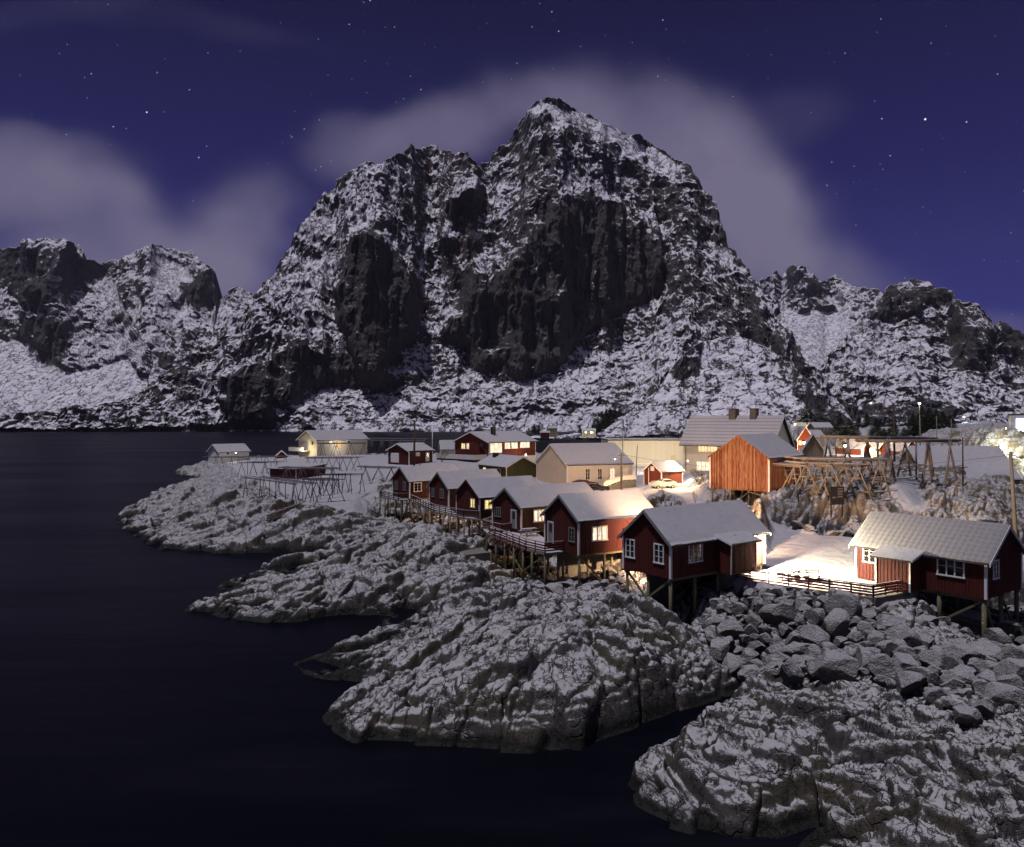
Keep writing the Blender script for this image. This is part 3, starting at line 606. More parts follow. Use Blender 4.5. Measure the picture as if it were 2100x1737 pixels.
RT1 = [(1480,700),(1540,600),(1555,575),(1575,568),(1585,558),(1598,572),(1610,552),(1640,550),(1665,562),(1690,580),(1705,568),(1720,575),(1750,592),(1790,600),(1830,620),(1900,680),(2000,760)]
F5 = [([(1600,560),(1690,575),(1700,640),(1630,640)], 3.0, .3, 0), ([(1560,600),(1640,640),(1760,650),(1720,760),(1600,760)], .7, -.35, 0)]
mountain('mountain', RT1, 432, 2600, 1.1, F5, 60, 190, 43, 710, 980, 1.0, 240, .8, -.08)
RT2 = [(1560,880),(1640,800),(1700,720),(1760,665),(1790,620),(1800,600),(1830,582),(1860,577),(1890,582),(1920,600),(1945,615),(1965,618),(2000,640),(2025,680),(2040,660),(2060,672),(2090,710),(2130,760),(2300,850)]
F6 = [([(1790,600),(1900,580),(1940,620),(1820,660),(1780,650)], 2.4, .35, 0), ([(1700,830),(1900,820),(2000,840),(1900,870),(1700,870)], 1.2, .75, 0), ([(2020,680),(2050,660),(2100,720),(2090,760)], 3, .5, 0), ([(1930,620),(2000,650),(2030,760),(1950,760)], 2.2, .30, 0)]
mountain('mountain', RT2, [(1400, 889), (2400, 889)], 1350, 1.05, F6, 38, 140, 53, 760, 1130, .9, 300, .8, -.04)

# ------------------------------------------------------------------ the night air
hz = MB().box(-6000, 6000, -40, 5200, -1.5, 1250).build('haze', bpy.data.materials.new('haze_air')); tag(hz, kind='stuff')
hm = hz.data.materials[0]; hm.use_nodes = True; t_ = hm.node_tree; t_.nodes.clear(); pv = t_.nodes.new('ShaderNodeVolumePrincipled'); ho = t_.nodes.new('ShaderNodeOutputMaterial')
pv.inputs['Color'].default_value = (.80, .78, 1.0, 1); pv.inputs['Density'].default_value = .000020; pv.inputs['Anisotropy'].default_value = .1; t_.links.new(pv.outputs[0], ho.inputs['Volume'])
# ------------------------------------------------------------------ houses
class House:
    """gabled timber house; local x runs along the ridge, x = -L/2 is the gable nearest the camera, its near corner is (x0, y0)"""
    def __init__(h, name, label, cat, fit, s, wall='red', roof='snow', trim='white', over=(.35, .3), group=None, batten=True, board=None, skirt=0, snowy=True, gable_mat=None):
        (x, y, zb, th, Wd, L, hh, rise) = fit
        v = Vector((math.cos(th), math.sin(th), 0)); u = Vector((-v.y, v.x, 0)) * s
        c = Vector((x, y, 0)) + v * L / 2 + u * Wd / 2
        h.W, h.L, h.h, h.rise, h.s, h.th, h.zb, h.c = Wd, L, hh, rise, s, th, zb, c; h.over = over; h.trim = M[trim]
        h.root = empty(name, (c.x, c.y, zb), th, label, cat, group); h.v, h.n = v, Vector((-v.y, v.x, 0))
        m = MB(); a, b = L / 2, Wd / 2; z0 = -skirt
        m.box(-a, a, -b, b, z0, hh)
        for sx in (-1, 1):
            k = len(m.v); m.v += [(sx * a, -b, hh), (sx * a, b, hh), (sx * a, 0, hh + rise)]; m.f.append((k, k + 1, k + 2) if sx > 0 else (k, k + 2, k + 1))
        if batten:       # board-and-batten cladding as real strips
            st = .27; n = int(L / st)
            for i in range(n + 1):
                xx = -a + .04 + i * (L - .08) / n
                for sy in (-1, 1): m.box(xx - .025, xx + .025, min(sy * b, sy * (b + .025)), max(sy * b, sy * (b + .025)), z0 + .02, hh - .02)
            n = int(Wd / st)
            for i in range(n + 1):
                yy = -b + .04 + i * (Wd - .08) / n; top = hh + rise * (1 - abs(yy) / b) - .06
                for sx in (-1, 1): m.box(min(sx * a, sx * (a + .025)), max(sx * a, sx * (a + .025)), yy - .025, yy + .025, z0 + .02, top)
        h.wall = m.build('wall', M[wall], h.root)
        oe, og = over; sl = rise / b; t = .13
        m = MB(); sn = MB()
        for sy in (-1, 1):
            ye, ze = sy * (b + oe), hh - oe * sl
            m.hexa([(-a - og, 0, hh + rise), (a + og, 0, hh + rise), (a + og, ye, ze), (-a - og, ye, ze)], [(-a - og, 0, hh + rise + t), (a + og, 0, hh + rise + t), (a + og, ye, ze + t), (-a - og, ye, ze + t)])
        h.roof = m.build('roof', M['tar'], h.root)
        if snowy:
            nx, ny = max(8, int(L * 4)), 14
            V = []; Q = []; rnd = np.random.RandomState(int(abs(x * 13 + y * 7)) % 9999)
            for sy in (-1, 1):
                base = len(V); edge = rnd.rand(nx + 1) * .05
                for i in range(nx + 1):
                    xx = -a - og + .02 + (L + 2 * og - .04) * i / nx
                    for j in range(ny + 1):
                        f = j / ny; yy = sy * (b + oe - edge[i] * 1.0) * f; thick = .07 * min(1, (1 - f) * 6 + .25) * min(1, min(i, nx - i) * .5 + .2)
                        V.append((xx, yy, hh + rise - abs(yy) * sl + t + .012 + thick + rnd.rand() * .006))
                for i in range(nx):
                    for j in range(ny):
                        k = base + i * (ny + 1) + j; q = (k, k + ny + 1, k + ny + 2, k + 1); Q.append(q if sy > 0 else q[::-1])
                for i in range(nx):       # little vertical lip at the eave
                    k = base + i * (ny + 1) + ny; n0 = len(V); p, q = V[k], V[k + ny + 1]
                    V += [(p[0], p[1], p[2] - .07), (q[0], q[1], q[2] - .07)]; Q.append((k, k + ny + 1, n0 + 1, n0))
            np_o = np_mesh('roof_snow', V, Q, M[roof], roof == 'snow'); np_o.parent = h.roof; h.snow = np_o
        # bargeboards and corner boards
        for sx in (-1, 1):
            m = MB()
            for sy in (-1, 1):
                p = (sx * (a + og + .02), sy * (b + oe + .02), hh - (oe + .02) * sl - .02); q = (sx * (a + og + .02), 0, hh + rise - .02)
                m.hexa([(p[0] - .02, p[1], p[2] - .10), (p[0] + .02, p[1], p[2] - .10), (q[0] + .02, q[1], q[2] - .10), (q[0] - .02, q[1], q[2] - .10)],
                       [(p[0] - .02, p[1], p[2] + .16), (p[0] + .02, p[1], p[2] + .16), (q[0] + .02, q[1], q[2] + .16), (q[0] - .02, q[1], q[2] + .16)])
            m.build('bargeboard', M[board] if board else h.trim, h.root)
        for sx in (-1, 1):
            for sy in (-1, 1):
                m = MB(); w = .13
                m.box(min(sx * (a + .045), sx * (a - w)), max(sx * (a + .045), sx * (a - w)), min(sy * (b + .045), sy * (b + .002)), max(sy * (b + .045), sy * (b + .002)), z0, hh - .03)
                m.box(min(sx * (a + .043), sx * (a + .002)), max(sx * (a + .043), sx * (a + .002)), min(sy * (b + .04), sy * (b - w)), max(sy * (b + .04), sy * (b - w)), z0 + .003, hh - .033)
                m.build('corner_board', h.trim, h.root)
        if gable_mat:
            m = MB(); k = -a - .03
            m.v += [(k, -b, z0), (k, b, z0), (k, b, hh), (k, 0, hh + rise), (k, -b, hh)]; m.f.append((0, 4, 3, 2, 1)); m.build('gable_wall', M[gable_mat], h.root)
    def local(h, p): p = Vector(p) - Vector((h.c.x, h.c.y, h.zb)); return Vector((p.dot(h.v), p.dot(h.n), p.z))
    def world(h, x, y, z): return Vector((h.c.x, h.c.y, h.zb)) + h.v * x + h.n * y + Vector((0, 0, z))
    def hit(h, face, px, py):
        o = h.local((0, 0, CH)); d = Vector(((px - 512) / F, 1, -(py - HZ) / F)); d = Vector((d.dot(h.v), d.dot(h.n), d.z))
        if face in 'gG': t = ((-h.L / 2 if face == 'g' else h.L / 2) - o.x) / d.x
        else: t = ((-h.s * h.W / 2 if face == 's' else h.s * h.W / 2) - o.y) / d.y
        p = o + d * t; return (p.y if face in 'gG' else p.x), p.z
    def fr(h, face):     # origin offset, tangent, outward normal
        if face == 'g': return Vector((-h.L / 2, 0, 0)), Vector((0, 1, 0)), Vector((-1, 0, 0))
        if face == 'G': return Vector((h.L / 2, 0, 0)), Vector((0, 1, 0)), Vector((1, 0, 0))
        k = -h.s if face == 's' else h.s
        return Vector((0, k * h.W / 2, 0)), Vector((1, 0, 0)), Vector((0, k, 0))
    def slab(h, m, face, a0, a1, z0, z1, d0, d1):
        o, t, n = h.fr(face); b = [o + t * a0 + n * d0, o + t * a1 + n * d0, o + t * a1 + n * d1, o + t * a0 + n * d1]
        if t.cross(n).z < 0: b = b[::-1]
        m.hexa([p + Vector((0, 0, z0)) for p in b], [p + Vector((0, 0, z1)) for p in b])
    def window(h, face, px, py, w, hh, glass='glass', cas=2, bars=2, trim=None, az=None, fw=.10):
        a, z = az if az else h.hit(face, px, py); tm = M[trim] if trim else h.trim
        lim = (h.W if face in 'gG' else h.L) / 2 - w / 2 - .1; a = max(-lim, min(lim, a))
        m = MB(); z0, z1 = z - hh / 2, z + hh / 2; mw = .045
        if glass != 'glass': fw = max(fw, .13); mw = .065
        h.slab(m, face, a - w / 2, a + w / 2, z1 - fw, z1, .027, .085); h.slab(m, face, a - w / 2 - .05, a + w / 2 + .05, z0 - .03, z0 + fw * .7, .027, .11)
        h.slab(m, face, a - w / 2, a - w / 2 + fw, z0 + fw * .7, z1 - fw, .027, .085); h.slab(m, face, a + w / 2 - fw, a + w / 2, z0 + fw * .7, z1 - fw, .027, .085)
        iw = w - 2 * fw; ih = hh - 1.7 * fw; zc0 = z0 + fw * .7
        for i in range(1, cas): c = a - w / 2 + fw + iw * i / cas; h.slab(m, face, c - mw, c + mw, zc0, zc0 + ih, .027, .078)
        for i in range(cas):
            c0 = a - w / 2 + fw + iw * i / cas
            for j in range(1, bars + 1): zz = zc0 + ih * j / (bars + 1); h.slab(m, face, c0 + .045, c0 + iw / cas - .045, zz - .014, zz + .014, .027, .06)
        f = m.build('window', tm, h.root)
        p = MB(); h.slab(p, face, a - w / 2 + fw * .6, a + w / 2 - fw * .6, zc0 - .02, zc0 + ih + .02, .010, .032); p.build('pane', M[glass], f)
        return a, z
    def door(h, face, px, py, w, hh, mat='trimgrey', glass=True, trim=None, z=None):
        a, z = h.hit(face, px, py) if z is None else (h.hit(face, px, py)[0], z)
        tm = M[trim] if trim else h.trim
        m = MB(); h.slab(m, face, a - w / 2, a + w / 2, z - hh / 2, z + hh / 2, .028, .06)
        d = m.build('door', M[mat], h.root)
        m = MB(); t = .09
        h.slab(m, face, a - w / 2 - t, a - w / 2, z - hh / 2, z + hh / 2, .027, .09); h.slab(m, face, a + w / 2, a + w / 2 + t, z - hh / 2, z + hh / 2, .027, .09); h.slab(m, face, a - w / 2 - t, a + w / 2 + t, z + hh / 2, z + hh / 2 + t, .027, .09)
        m.build('door_frame', tm, d)
        if glass: m = MB(); h.slab(m, face, a - w * .28, a + w * .28, z + hh * .02, z + hh * .42, .061, .068); m.build('pane', M['glass'], d)
        m = MB(); h.slab(m, face, a + w * .34, a + w * .42, z - .06, z + .02, .061, .12); m.build('handle', M['chrome'], d)
    def chimney(h, x, y, w, hh, mat='black', cap=True):
        z = h.h + h.rise - abs(y) * h.rise / (h.W / 2)
        m = MB().box(x - w / 2, x + w / 2, y - w / 2, y + w / 2, z - .5, z + hh).build('chimney', M[mat], h.roof)
        if cap: MB().box(x - w / 2 - .06, x + w / 2 + .06, y - w / 2 - .06, y + w / 2 + .06, z + hh + .002, z + hh + .09).build('chimney', M['tar'], h.roof)
    def piles(h, nx, ny, r=.13, mat='pile', skip=(), zmax=None, braces=()):
        P_ = {}
        for i in range(nx):
            for j in range(ny):
                x = -h.L / 2 + .25 + (h.L - .5) * i / (nx - 1); y = -h.W / 2 + .25 + (h.W - .5) * j / (ny - 1)
                w = h.world(x, y, 0); g = TZ(w.x, w.y) - h.zb - .3; P_[i, j] = (x, y, g)
                if g > -.45 or (i, j) in skip: continue
                MB().tube((x, y, g), (x, y, -.02), r * .95, r, 9).build('pile', M[mat], h.root, True)
        m = MB()
        for j in range(ny): m.box(-h.L / 2 + .03, h.L / 2 - .03, P_[0, j][1] - .08, P_[0, j][1] + .08, -.24, -.012)
        m.build('floor_beam', M[mat], h.root)
        for (i0, j0, i1, j1, f) in braces:
            a, b = P_[i0, j0], P_[i1, j1]
            MB().beam((a[0], a[1], -.15), (b[0], b[1], b[2] * f), .12, .16).build('brace', M[mat], h.root)
    def annex(h, s0, s1, p, z1=.15, drop=.42, wall='red', snow=.05):
        """lean-to porch on the camera side; s0, s1 along the wall from the near corner"""
        k = -h.s; y0 = k * (h.W / 2 + .03); y1 = k * (h.W / 2 + p); x0, x1 = -h.L / 2 + s0, -h.L / 2 + s1; zt, zo = h.h + z1, h.h + z1 - drop
        m = MB(); ya, yb = sorted((y0, y1)); za, zb_ = (zo, zt) if ya == y1 else (zt, zo)
        m.hexa([(x0, ya, -.05), (x1, ya, -.05), (x1, yb, -.05), (x0, yb, -.05)], [(x0, ya, za - .12), (x1, ya, za - .12), (x1, yb, zb_ - .12), (x0, yb, zb_ - .12)])
        n = int((x1 - x0) / .27)
        for i in range(n + 1):
            xx = x0 + .03 + (x1 - x0 - .06) * i / n; m.box(xx - .022, xx + .022, min(y1, y1 + k * .022), max(y1, y1 + k * .022), 0, zo - .16)
        a = m.build('porch', M[wall], h.root)
        def sl(e, t0, t1, g0, g1):
            q0, q1 = y0 - k * .25, y1 + k * e; zz0 = zt + .25 * drop / p; zz1 = zo - e * drop / p; m = MB()
            ya, yb = sorted((q0, q1)); A_, B_ = (zz1, zz0) if ya == q1 else (zz0, zz1)
            return m.hexa([(x0 - g0, ya, A_ + t0), (x1 + g0, ya, A_ + t0), (x1 + g0, yb, B_ + t0), (x0 - g0, yb, B_ + t0)], [(x0 - g1, ya, A_ + t1), (x1 + g1, ya, A_ + t1), (x1 + g1, yb, B_ + t1), (x0 - g1, yb, B_ + t1)])
        sl(.35, -.10, .02, .3, .3).build('roof', M['tar'], a); sl(.33, .022, .022 + snow, .29, .24).build('roof_snow', M['snow'], a)
        for xx in (x0, x1):
            m = MB(); m.box(xx - .06, xx + .06, min(y1 + k * .024, y1 + k * .06), max(y1 + k * .024, y1 + k * .06), -.05, zo - .13); m.build('corner_board', h.trim, a)
        for xx in (x0 - .31, x1 + .31):
            q1 = y1 + k * .35; zz1 = zo - .35 * drop / p
            MB().beam((xx, y0, zt - .02), (xx, q1, zz1 - .02), .03, .16).build('bargeboard', h.trim, a)
GC = 'row of red fishing cabins on stilts'
C6 = House('fishing_cabin', 'red cabin with two gable windows beside the lit yard, largest of the stilt row', 'cabin', (11.89, 57.70, 4.57, .62, 5.12, 11.32, 2.71, 2.15), 1, board='trimgrey', group=GC)
C6.window('g', 630.7, 548.2, 1.05, 1.5); C6.window('g', 659.3, 553.5, 1.05, 1.5); C6.window('s', 695, 552.2, 1.6, 1.5, cas=3); C6.annex(5.2, 8.27, 1.4)
C6.piles(5, 3, braces=[(0, 0, 0, 2, .9), (0, 2, 0, 1, .5)])
C5 = House('fishing_cabin', 'red cabin with lit side window and wall bell, second from the yard', 'cabin', (6.23, 71.96, 3.85, .56, 5.6, 9.51, 3.33, 2.01), 1, board='trimgrey', group=GC)
C5.window('g', 572.1, 534.6, .95, 1.35, trim='trimgrey'); C5.window('s', 599.3, 533.2, 1.9, 1.4, 'litwhite', 3); C5.door('g', 551.1, 532.5, .85, 2.0, 'trimgrey'); C5.piles(4, 3, braces=[(0, 0, 1, 0, .8)])

C4 = House('fishing_cabin', 'red cabin with a black chimney and half-glazed door behind the picnic deck', 'cabin', (1.03, 85.49, 4.07, .65, 5.49, 11.91, 2.76, 1.86), 1, board='trimgrey', group=GC)
C4.window('g', 498.1, 511.8, 1.3, 1.1, cas=3, trim='trimgrey'); C4.door('g', 514.1, 519.4, .85, 2.0); C4.window('s', 539.6, 515.4, 1.9, 1.4, 'litwhite', 3); C4.piles(4, 3)
C3 = House('fishing_cabin', 'red cabin with yellow light in both its gable and side windows', 'cabin', (-4.15, 98.37, 3.97, .64, 5.51, 10.38, 2.67, 1.98), 1, board='red', group=GC)
C3.window('g', 473, 503, 1.1, 1.2, 'lityellow', trim='cream_boards'); C3.window('s', 488.7, 504.2, 1.5, 1.3, 'lityellow', 2); C3.piles(4, 3, mat='timber', braces=[(0, 0, 1, 0, .8), (0, 1, 1, 1, .8)])
C3.chimney(3.2, 1.6, .9, .9)
C2 = House('fishing_cabin', 'red cabin with two unlit gable windows between the yellow-lit cabin and the end cabin', 'cabin', (-9.07, 110.16, 3.93, .63, 5.43, 9.9, 2.83, 2.07), 1, board='trimgrey', group=GC)
C2.window('g', 433.3, 492.3, .8, 1.35, trim='trimgrey'); C2.window('g', 442.3, 493.5, 1.2, 1.35, trim='trimgrey'); C2.piles(4, 3, mat='timber', braces=[(0, 0, 1, 0, .8), (0, 0, 0, 1, .8)])
C1 = House('fishing_cabin', 'end cabin of the stilt row with one white framed side window nearest the racks', 'cabin', (-16.24, 122.12, 3.98, .66, 5.45, 10.44, 2.85, 2.02), 1, board='trimgrey', group=GC)
C1.window('g', 396.4, 485.1, 1.0, 1.4, trim='trimgrey'); C1.window('g', 404.8, 485.9, 1.0, 1.4, trim='trimgrey'); C1.window('s', 417.5, 486.9, 1.5, 1.5, cas=2, bars=2, fw=.16); C1.piles(4, 3, mat='timber', braces=[(0, 0, 1, 0, .8), (0, 0, 0, 1, .8), (1, 0, 2, 0, .8)])
C7 = House('fishing_cabin', 'red cabin with a pan-tiled snowy roof and black chimney at the right edge', 'cabin', (33.21, 53.9, 3.92, 2.22, 6.23, 9.54, 2.70, 2.16), -1, roof='pan', over=(.35, .35))
C7.window('s', 950.9, 566.3, 1.9, 1.45, cas=3, bars=1); C7.window('s', 870, 553.5, 1.1, 1.4); C7.window('g', 995.3, 569.2, 1.0, 1.35); C7.annex(4.46, 7.0, 1.7, .12, .45)
C7.chimney(-3.4, -1.0, .75, .8); C7.piles(4, 3, r=.16, braces=[(0, 2, 1, 2, .8), (0, 1, 0, 0, .9), (0, 2, 0, 1, .9)])
# bell on the wall of the second cabin
b = C5; a_, z_ = b.hit('s', 624, 529); r_ = MB(); p = b.world(a_, -b.W / 2 - .35, z_)
t = empty('bell', p, 0, 'small dark bell hanging on an iron bracket by the lit cabin window', 'bell'); MB().tube((0, 0, -.22), (0, 0, .10), .20, .08, 12).tube((0, 0, .10), (0, 0, .16), .08, .03, 8).build('bell_body', M['black'], t, True)
q = b.n * .40; MB().beam((0, 0, .16), (0, 0, .38), .03).beam((0, 0, .36), (q.x, q.y, .36), .04).build('bracket', M['black'], t)

GB = None
WH = House('white_house', 'white house with a balcony and one orange curtained window behind the racks', 'house', (-59.35, 234.23, 5.99, .85, 9.64, 19.01, 4.51, 2.64), 1, 'cream_boards', over=(.6, .7), batten=False, skirt=1.5)
R1_ = lambda X, Y: (100 + .15476 * X, 400 + .15476 * Y); R2_ = lambda X, Y: (362.5 + .11905 * X, 412.5 + .11905 * Y); R3_ = lambda X, Y: (475 + .14286 * X, 462.5 + .14286 * Y); R4_ = lambda X, Y: (650 + .09524 * X, 387.5 + .09524 * Y)
WH.window('s', *R1_(1490, 272), 1.2, .9, 'lityellow', 1, 0); WH.window('s', *R1_(1545, 288), 1.9, 2.3, 'litorange', 2, 0, 'timber'); WH.window('s', *R1_(1608, 272), 1.1, .9, 'glass', 1, 0); WH.window('g', *R1_(1375, 278), 1.2, 1.2, 'glass', 1, 0)
WH.chimney(-6.5, 1.2, .9, 1.5); WH.chimney(3.0, .4, .7, .9)
m = MB(); WH.slab(m, 'g', -1.5, 6.5, 0.9, 1.15, .06, 2.6); WH.slab(m, 'g', -1.5, 6.5, 1.15, 2.1, 2.5, 2.6); WH.slab(m, 'g', 6.4, 6.5, 1.152, 2.1, .06, 2.49); m.build('balcony', M['white_boards'], WH.root)
WS = House('white_shed', 'small white boathouse with a lamp on its wall at the end of the islet', 'boathouse', (-87.3, 229.72, 4.39, .82, 6.9, 9.39, 2.66, 2.01), 1, 'white_boards', over=(.5, .5), batten=False, skirt=.8)
WS.window('s', *R1_(825, 345), 1.0, .7, 'glass', 1, 0)
GR = House('garage', 'red garage with a white garage door between the dark pole and the racks', 'garage', (-23.06, 172.32, 6.78, .76, 8.17, 6.65, 2.81, 1.49), 1, 'red', over=(.4, .4), skirt=.5)
a_, z_ = GR.hit('g', *R2_(273, 388)); m = MB(); GR.slab(m, 'g', a_ - 1.6, a_ + 1.6, 0, 2.2, .03, .08); gd = m.build('garage_door', M['white'], GR.root)
m = MB()
for i in range(4): GR.slab(m, 'g', a_ - 1.55, a_ + 1.55, .5 * i + .1, .5 * i + .13, .082, .095)
m.build('panel_groove', M['trimgrey'], gd)
GR.window('s', *R2_(463, 350), 1.1, .8, 'glass', 1, 0); GR.door('s', *R2_(545, 373), .85, 2.0, 'white')
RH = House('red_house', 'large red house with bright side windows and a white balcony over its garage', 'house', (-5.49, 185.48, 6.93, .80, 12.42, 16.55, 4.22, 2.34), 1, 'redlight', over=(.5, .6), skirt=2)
RH.window('s', *R2_(1120, 297), 4.2, 2.5, 'litwhite', 3, 0, fw=.14); RH.window('s', *R2_(1217, 278), 2.0, 1.6, 'litwhite', 2, 0); RH.window('s', *R2_(1276, 276), 2.4, 1.6, 'litwhite', 2, 0); RH.window('s', *R2_(1362, 270), 3.6, 1.6, 'litwhite', 3, 0)
RH.window('g', *R2_(848, 281), 1.5, 1.5, 'lityellow', 2, 0); RH.window('g', *R2_(886, 282), 1.1, 1.5, 'litwhite', 1, 0)
m = MB(); RH.slab(m, 'g', -5.6, 8.2, .1, 1.25, 4.4, 4.55); RH.slab(m, 'g', -5.6, -5.45, .1, 1.25, .06, 4.39); m.build('balcony', M['white_boards'], RH.root)
m = MB(); RH.slab(m, 'g', -5.4, 8.2, -3.6, .09, .05, 4.3); gb = m.build('garage_block', M['red'], RH.root)
m = MB(); RH.slab(m, 'g', -5.0, 7.8, -3.2, -.75, 4.31, 4.38); m.build('garage_door', M['white_boards'], gb)
m = MB(); a_, z_ = RH.hit('g', *R2_(1005, 290)); o, t_, n_ = RH.fr('g'); c_ = o + t_ * a_ + n_ * .5 + Vector((0, 0, z_)); m.ball(c_, .85, 12, .25, 1, 1); m.beam(c_ + Vector((.1, 0, 0)), c_ + Vector((.5, 0, -.6)), .08); m.build('satellite_dish', M['black'], RH.root, True)
RH.chimney(-3.0, -2.2, .9, 2.0); RH.chimney(-1.0, 2.0, 1.1, 1.3, 'white'); RH.chimney(2.2, 2.0, 1.1, 1.3, 'white')
m = MB(); RH.slab(m, 's', -8.2, 8.25, -2, .6, .03, .09); m.build('plinth', M['white'], RH.root)
GH = House('green_house', 'olive green house with a pinkish snowy roof behind the cabins', 'house', (-1.14, 155.47, 4.48, 2.12, 7.55, 12.06, 2.62, 1.86), -1, 'green_boards', over=(.5, .5), skirt=1.5)
GH.window('s', *R2_(1027, 478), 1.3, 1.0, 'lit', 1, 0); GH.window('s', *R2_(1146, 505), 1.6, 1.6, 'glass', 1, 0, 'cream_boards')
GH.chimney(3.2, .9, 1.0, .9)
CB = House('long_house', 'long cream building with dark small-paned windows and a ramp at its door', 'building', (10.10, 141.49, 4.75, .36, 14.6, 13.7, 3.47, 3.57), 1, 'white_boards', 'slate', over=(.3, .2), batten=False, skirt=1, gable_mat='cream_wall')
for X_, Y_ in ((788, 82), (873, 80)): CB.window('s', *R3_(X_, Y_), 1.0, 2.1, 'glass', 2, 2)
CB.window('s', *R3_(960, 78), 1.1, 2.1, 'litwhite', 2, 2); CB.door('s', *R3_(1052, 84), 1.0, 2.1, 'white', False)
YH = House('yellow_house', 'tall cream house with two chimneys and striped snowy tiles behind the barn', 'house', (49.02, 145.75, 5.46, 2.33, 7.77, 19.62, 6.4, 5.35), -1, 'cream_boards', 'rows', over=(.5, .7), batten=False, skirt=1)
for X_, Y_, w_, h_, g_ in ((560, 638, 2.4, 1.5, 'lit'), (655, 638, 2.4, 1.5, 'lit'), (565, 825, 3.4, 1.9, 'litwhite')): YH.window('s', *R4_(X_, Y_), w_, h_, g_, 3, 0)
YH.chimney(.3, 0, 1.5, 1.5, 'brick'); YH.chimney(-4.2, 0, 1.3, 1.5, 'brick')
m = MB(); o, t_, n_ = YH.fr('s'); YH.slab(m, 's', 9.0, 9.1, .2, 6.2, .05, .15); m.build('drainpipe', M['black'], YH.root)
BN = House('barn', 'windowless weathered red timber barn on stilts lit orange by the road', 'barn', (32.47, 97.19, 7.42, .87, 8.07, 11.9, 4.2, 2.81), 1, 'barn', over=(.15, .25), board='barn', skirt=0, batten=True)
BN.piles(4, 4, .12, 'timber', braces=[(0, 3, 0, 2, .8), (0, 1, 0, 2, .8), (0, 1, 0, 0, .8), (0, 2, 1, 2, .9)])
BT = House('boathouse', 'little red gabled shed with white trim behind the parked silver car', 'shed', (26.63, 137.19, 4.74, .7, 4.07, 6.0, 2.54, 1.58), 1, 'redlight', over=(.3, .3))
m = MB(); BT.slab(m, 'g', -.4, .4, 2.6, 3.4, .03, .07); m.build('hatch', M['white'], BT.root); BT.snow.data.materials[0] = M['slate']
m = MB(); BT.slab(m, 'g', .78, .92, 0, 3.1, .03, .07); m.build('trim_board', M['white'], BT.root)

def boxhouse(name, label, cat, px, py, d, wpx, hpx, depth, rise, wall, roof='snow', rz=0, lit=None, group=None, n=2, gable=False, over=.4, win='litwhite'):
    """small background house given by the middle of its base in the picture, distance and seen size"""
    x, y, z = at_d(px, py, d); Wd = wpx * d / F; hh = hpx * d / F
    if gable: fit = (x - Wd / 2, y, z, R(90) + rz, Wd, depth, hh, rise); s = -1
    else: fit = (x - Wd / 2 * math.cos(rz), y - Wd / 2 * math.sin(rz), z, rz, depth, Wd, hh, rise); s = 1
    h = House(name, label, cat, fit, s, wall, roof, over=(over, over), batten=False, skirt=2, group=group)
    if lit:
        face = 'g' if gable else 's'; span = (h.W if gable else h.L)
        for i in range(n): h.window(face, 0, 0, min(1.6, span / n * .5), 1.3, lit if i % 2 == 0 else win, 2, 0, az=((i + .5) / n * span - span / 2, hh * .55))
    return h
# flat-roofed red shed between the racks
x0 = at_z(*R1_(1097, 515), 4.6); x1 = at_z(*R1_(1268, 522), 4.6)
A_ = Vector(x0); B_ = Vector(x1); d_ = (B_ - A_); L_ = d_.length; yaw = math.atan2(d_.y, d_.x)
rs = empty('shed', A_ + Vector((0, 0, 0)), yaw, 'plain red shed with a flat snowy roof standing among the drying racks', 'shed')
hF, hB, dp_ = 2.15, 2.7, 9.0
m = MB().hexa([(0, 0, -.6), (L_, 0, -.6), (L_, dp_, -.6), (0, dp_, -.6)], [(0, 0, hF), (L_, 0, hF), (L_, dp_, hB), (0, dp_, hB)]); m.build('wall', M['red'], rs)
rf = MB().hexa([(-.3, -.3, hF + .0), (L_ + .3, -.3, hF + .0), (L_ + .3, dp_ + .3, hB + .0), (-.3, dp_ + .3, hB)], [(-.3, -.3, hF + .12), (L_ + .3, -.3, hF + .12), (L_ + .3, dp_ + .3, hB + .12), (-.3, dp_ + .3, hB + .12)]).build('roof', M['tar'], rs)
MB().hexa([(-.28, -.28, hF + .123), (L_ + .28, -.28, hF + .123), (L_ + .28, dp_ + .28, hB + .123), (-.28, dp_ + .28, hB + .123)], [(-.2, -.2, hF + .22), (L_ + .2, -.2, hF + .22), (L_ + .2, dp_ + .2, hB + .22), (-.2, dp_ + .2, hB + .22)]).build('roof_snow', M['snow'], rf)
for xx in (-.02, L_ - .1): MB().box(xx, xx + .12, -.04, -.003, -.6, hF - .02).build('corner_board', M['white'], rs)
# long lit warehouse
wa = at_d(608, 473, 185); wb = at_d(686, 473, 185)
w_ = empty('warehouse', (wa[0], wa[1], wa[2]), 0, 'long windowless cream warehouse wall flooded with light behind the sheds', 'warehouse')
ww = wb[0] - wa[0]; wh = (473 - 440.6) / F * 185
MB().box(0, ww, 0, 14, -2, wh).build('wall', M['cream_boards'], w_); MB().box(-.2, ww + .2, -.2, 14.2, wh + .002, wh + .25).build('roof', M['tar'], w_)
MB().box(-.15, ww + .15, -.15, 14.1, wh + .252, wh + .35).build('roof_snow', M['snow'], w_.children[1])
MB().box(ww * .80, ww * .86, -.06, -.003, wh * .35, wh * .55).build('vent', M['cream_wall'], w_); MB().box(0, ww, -.05, -.003, wh * .28, wh * .30).build('trim_board', M['white'], w_)
boxhouse('grey_shed', 'low shed with a grey snowy roof beside the boathouse', 'shed', 675, 479, 160, 22, 5, 6, 2.4, 'grey_boards', 'snow', .2)
boxhouse('red_cottage', 'small red cottage roof behind the white house', 'cottage', *R1_(1172, 372), 236, 11, 1.6, 4, 1.5, 'red', gable=True, rz=.3)
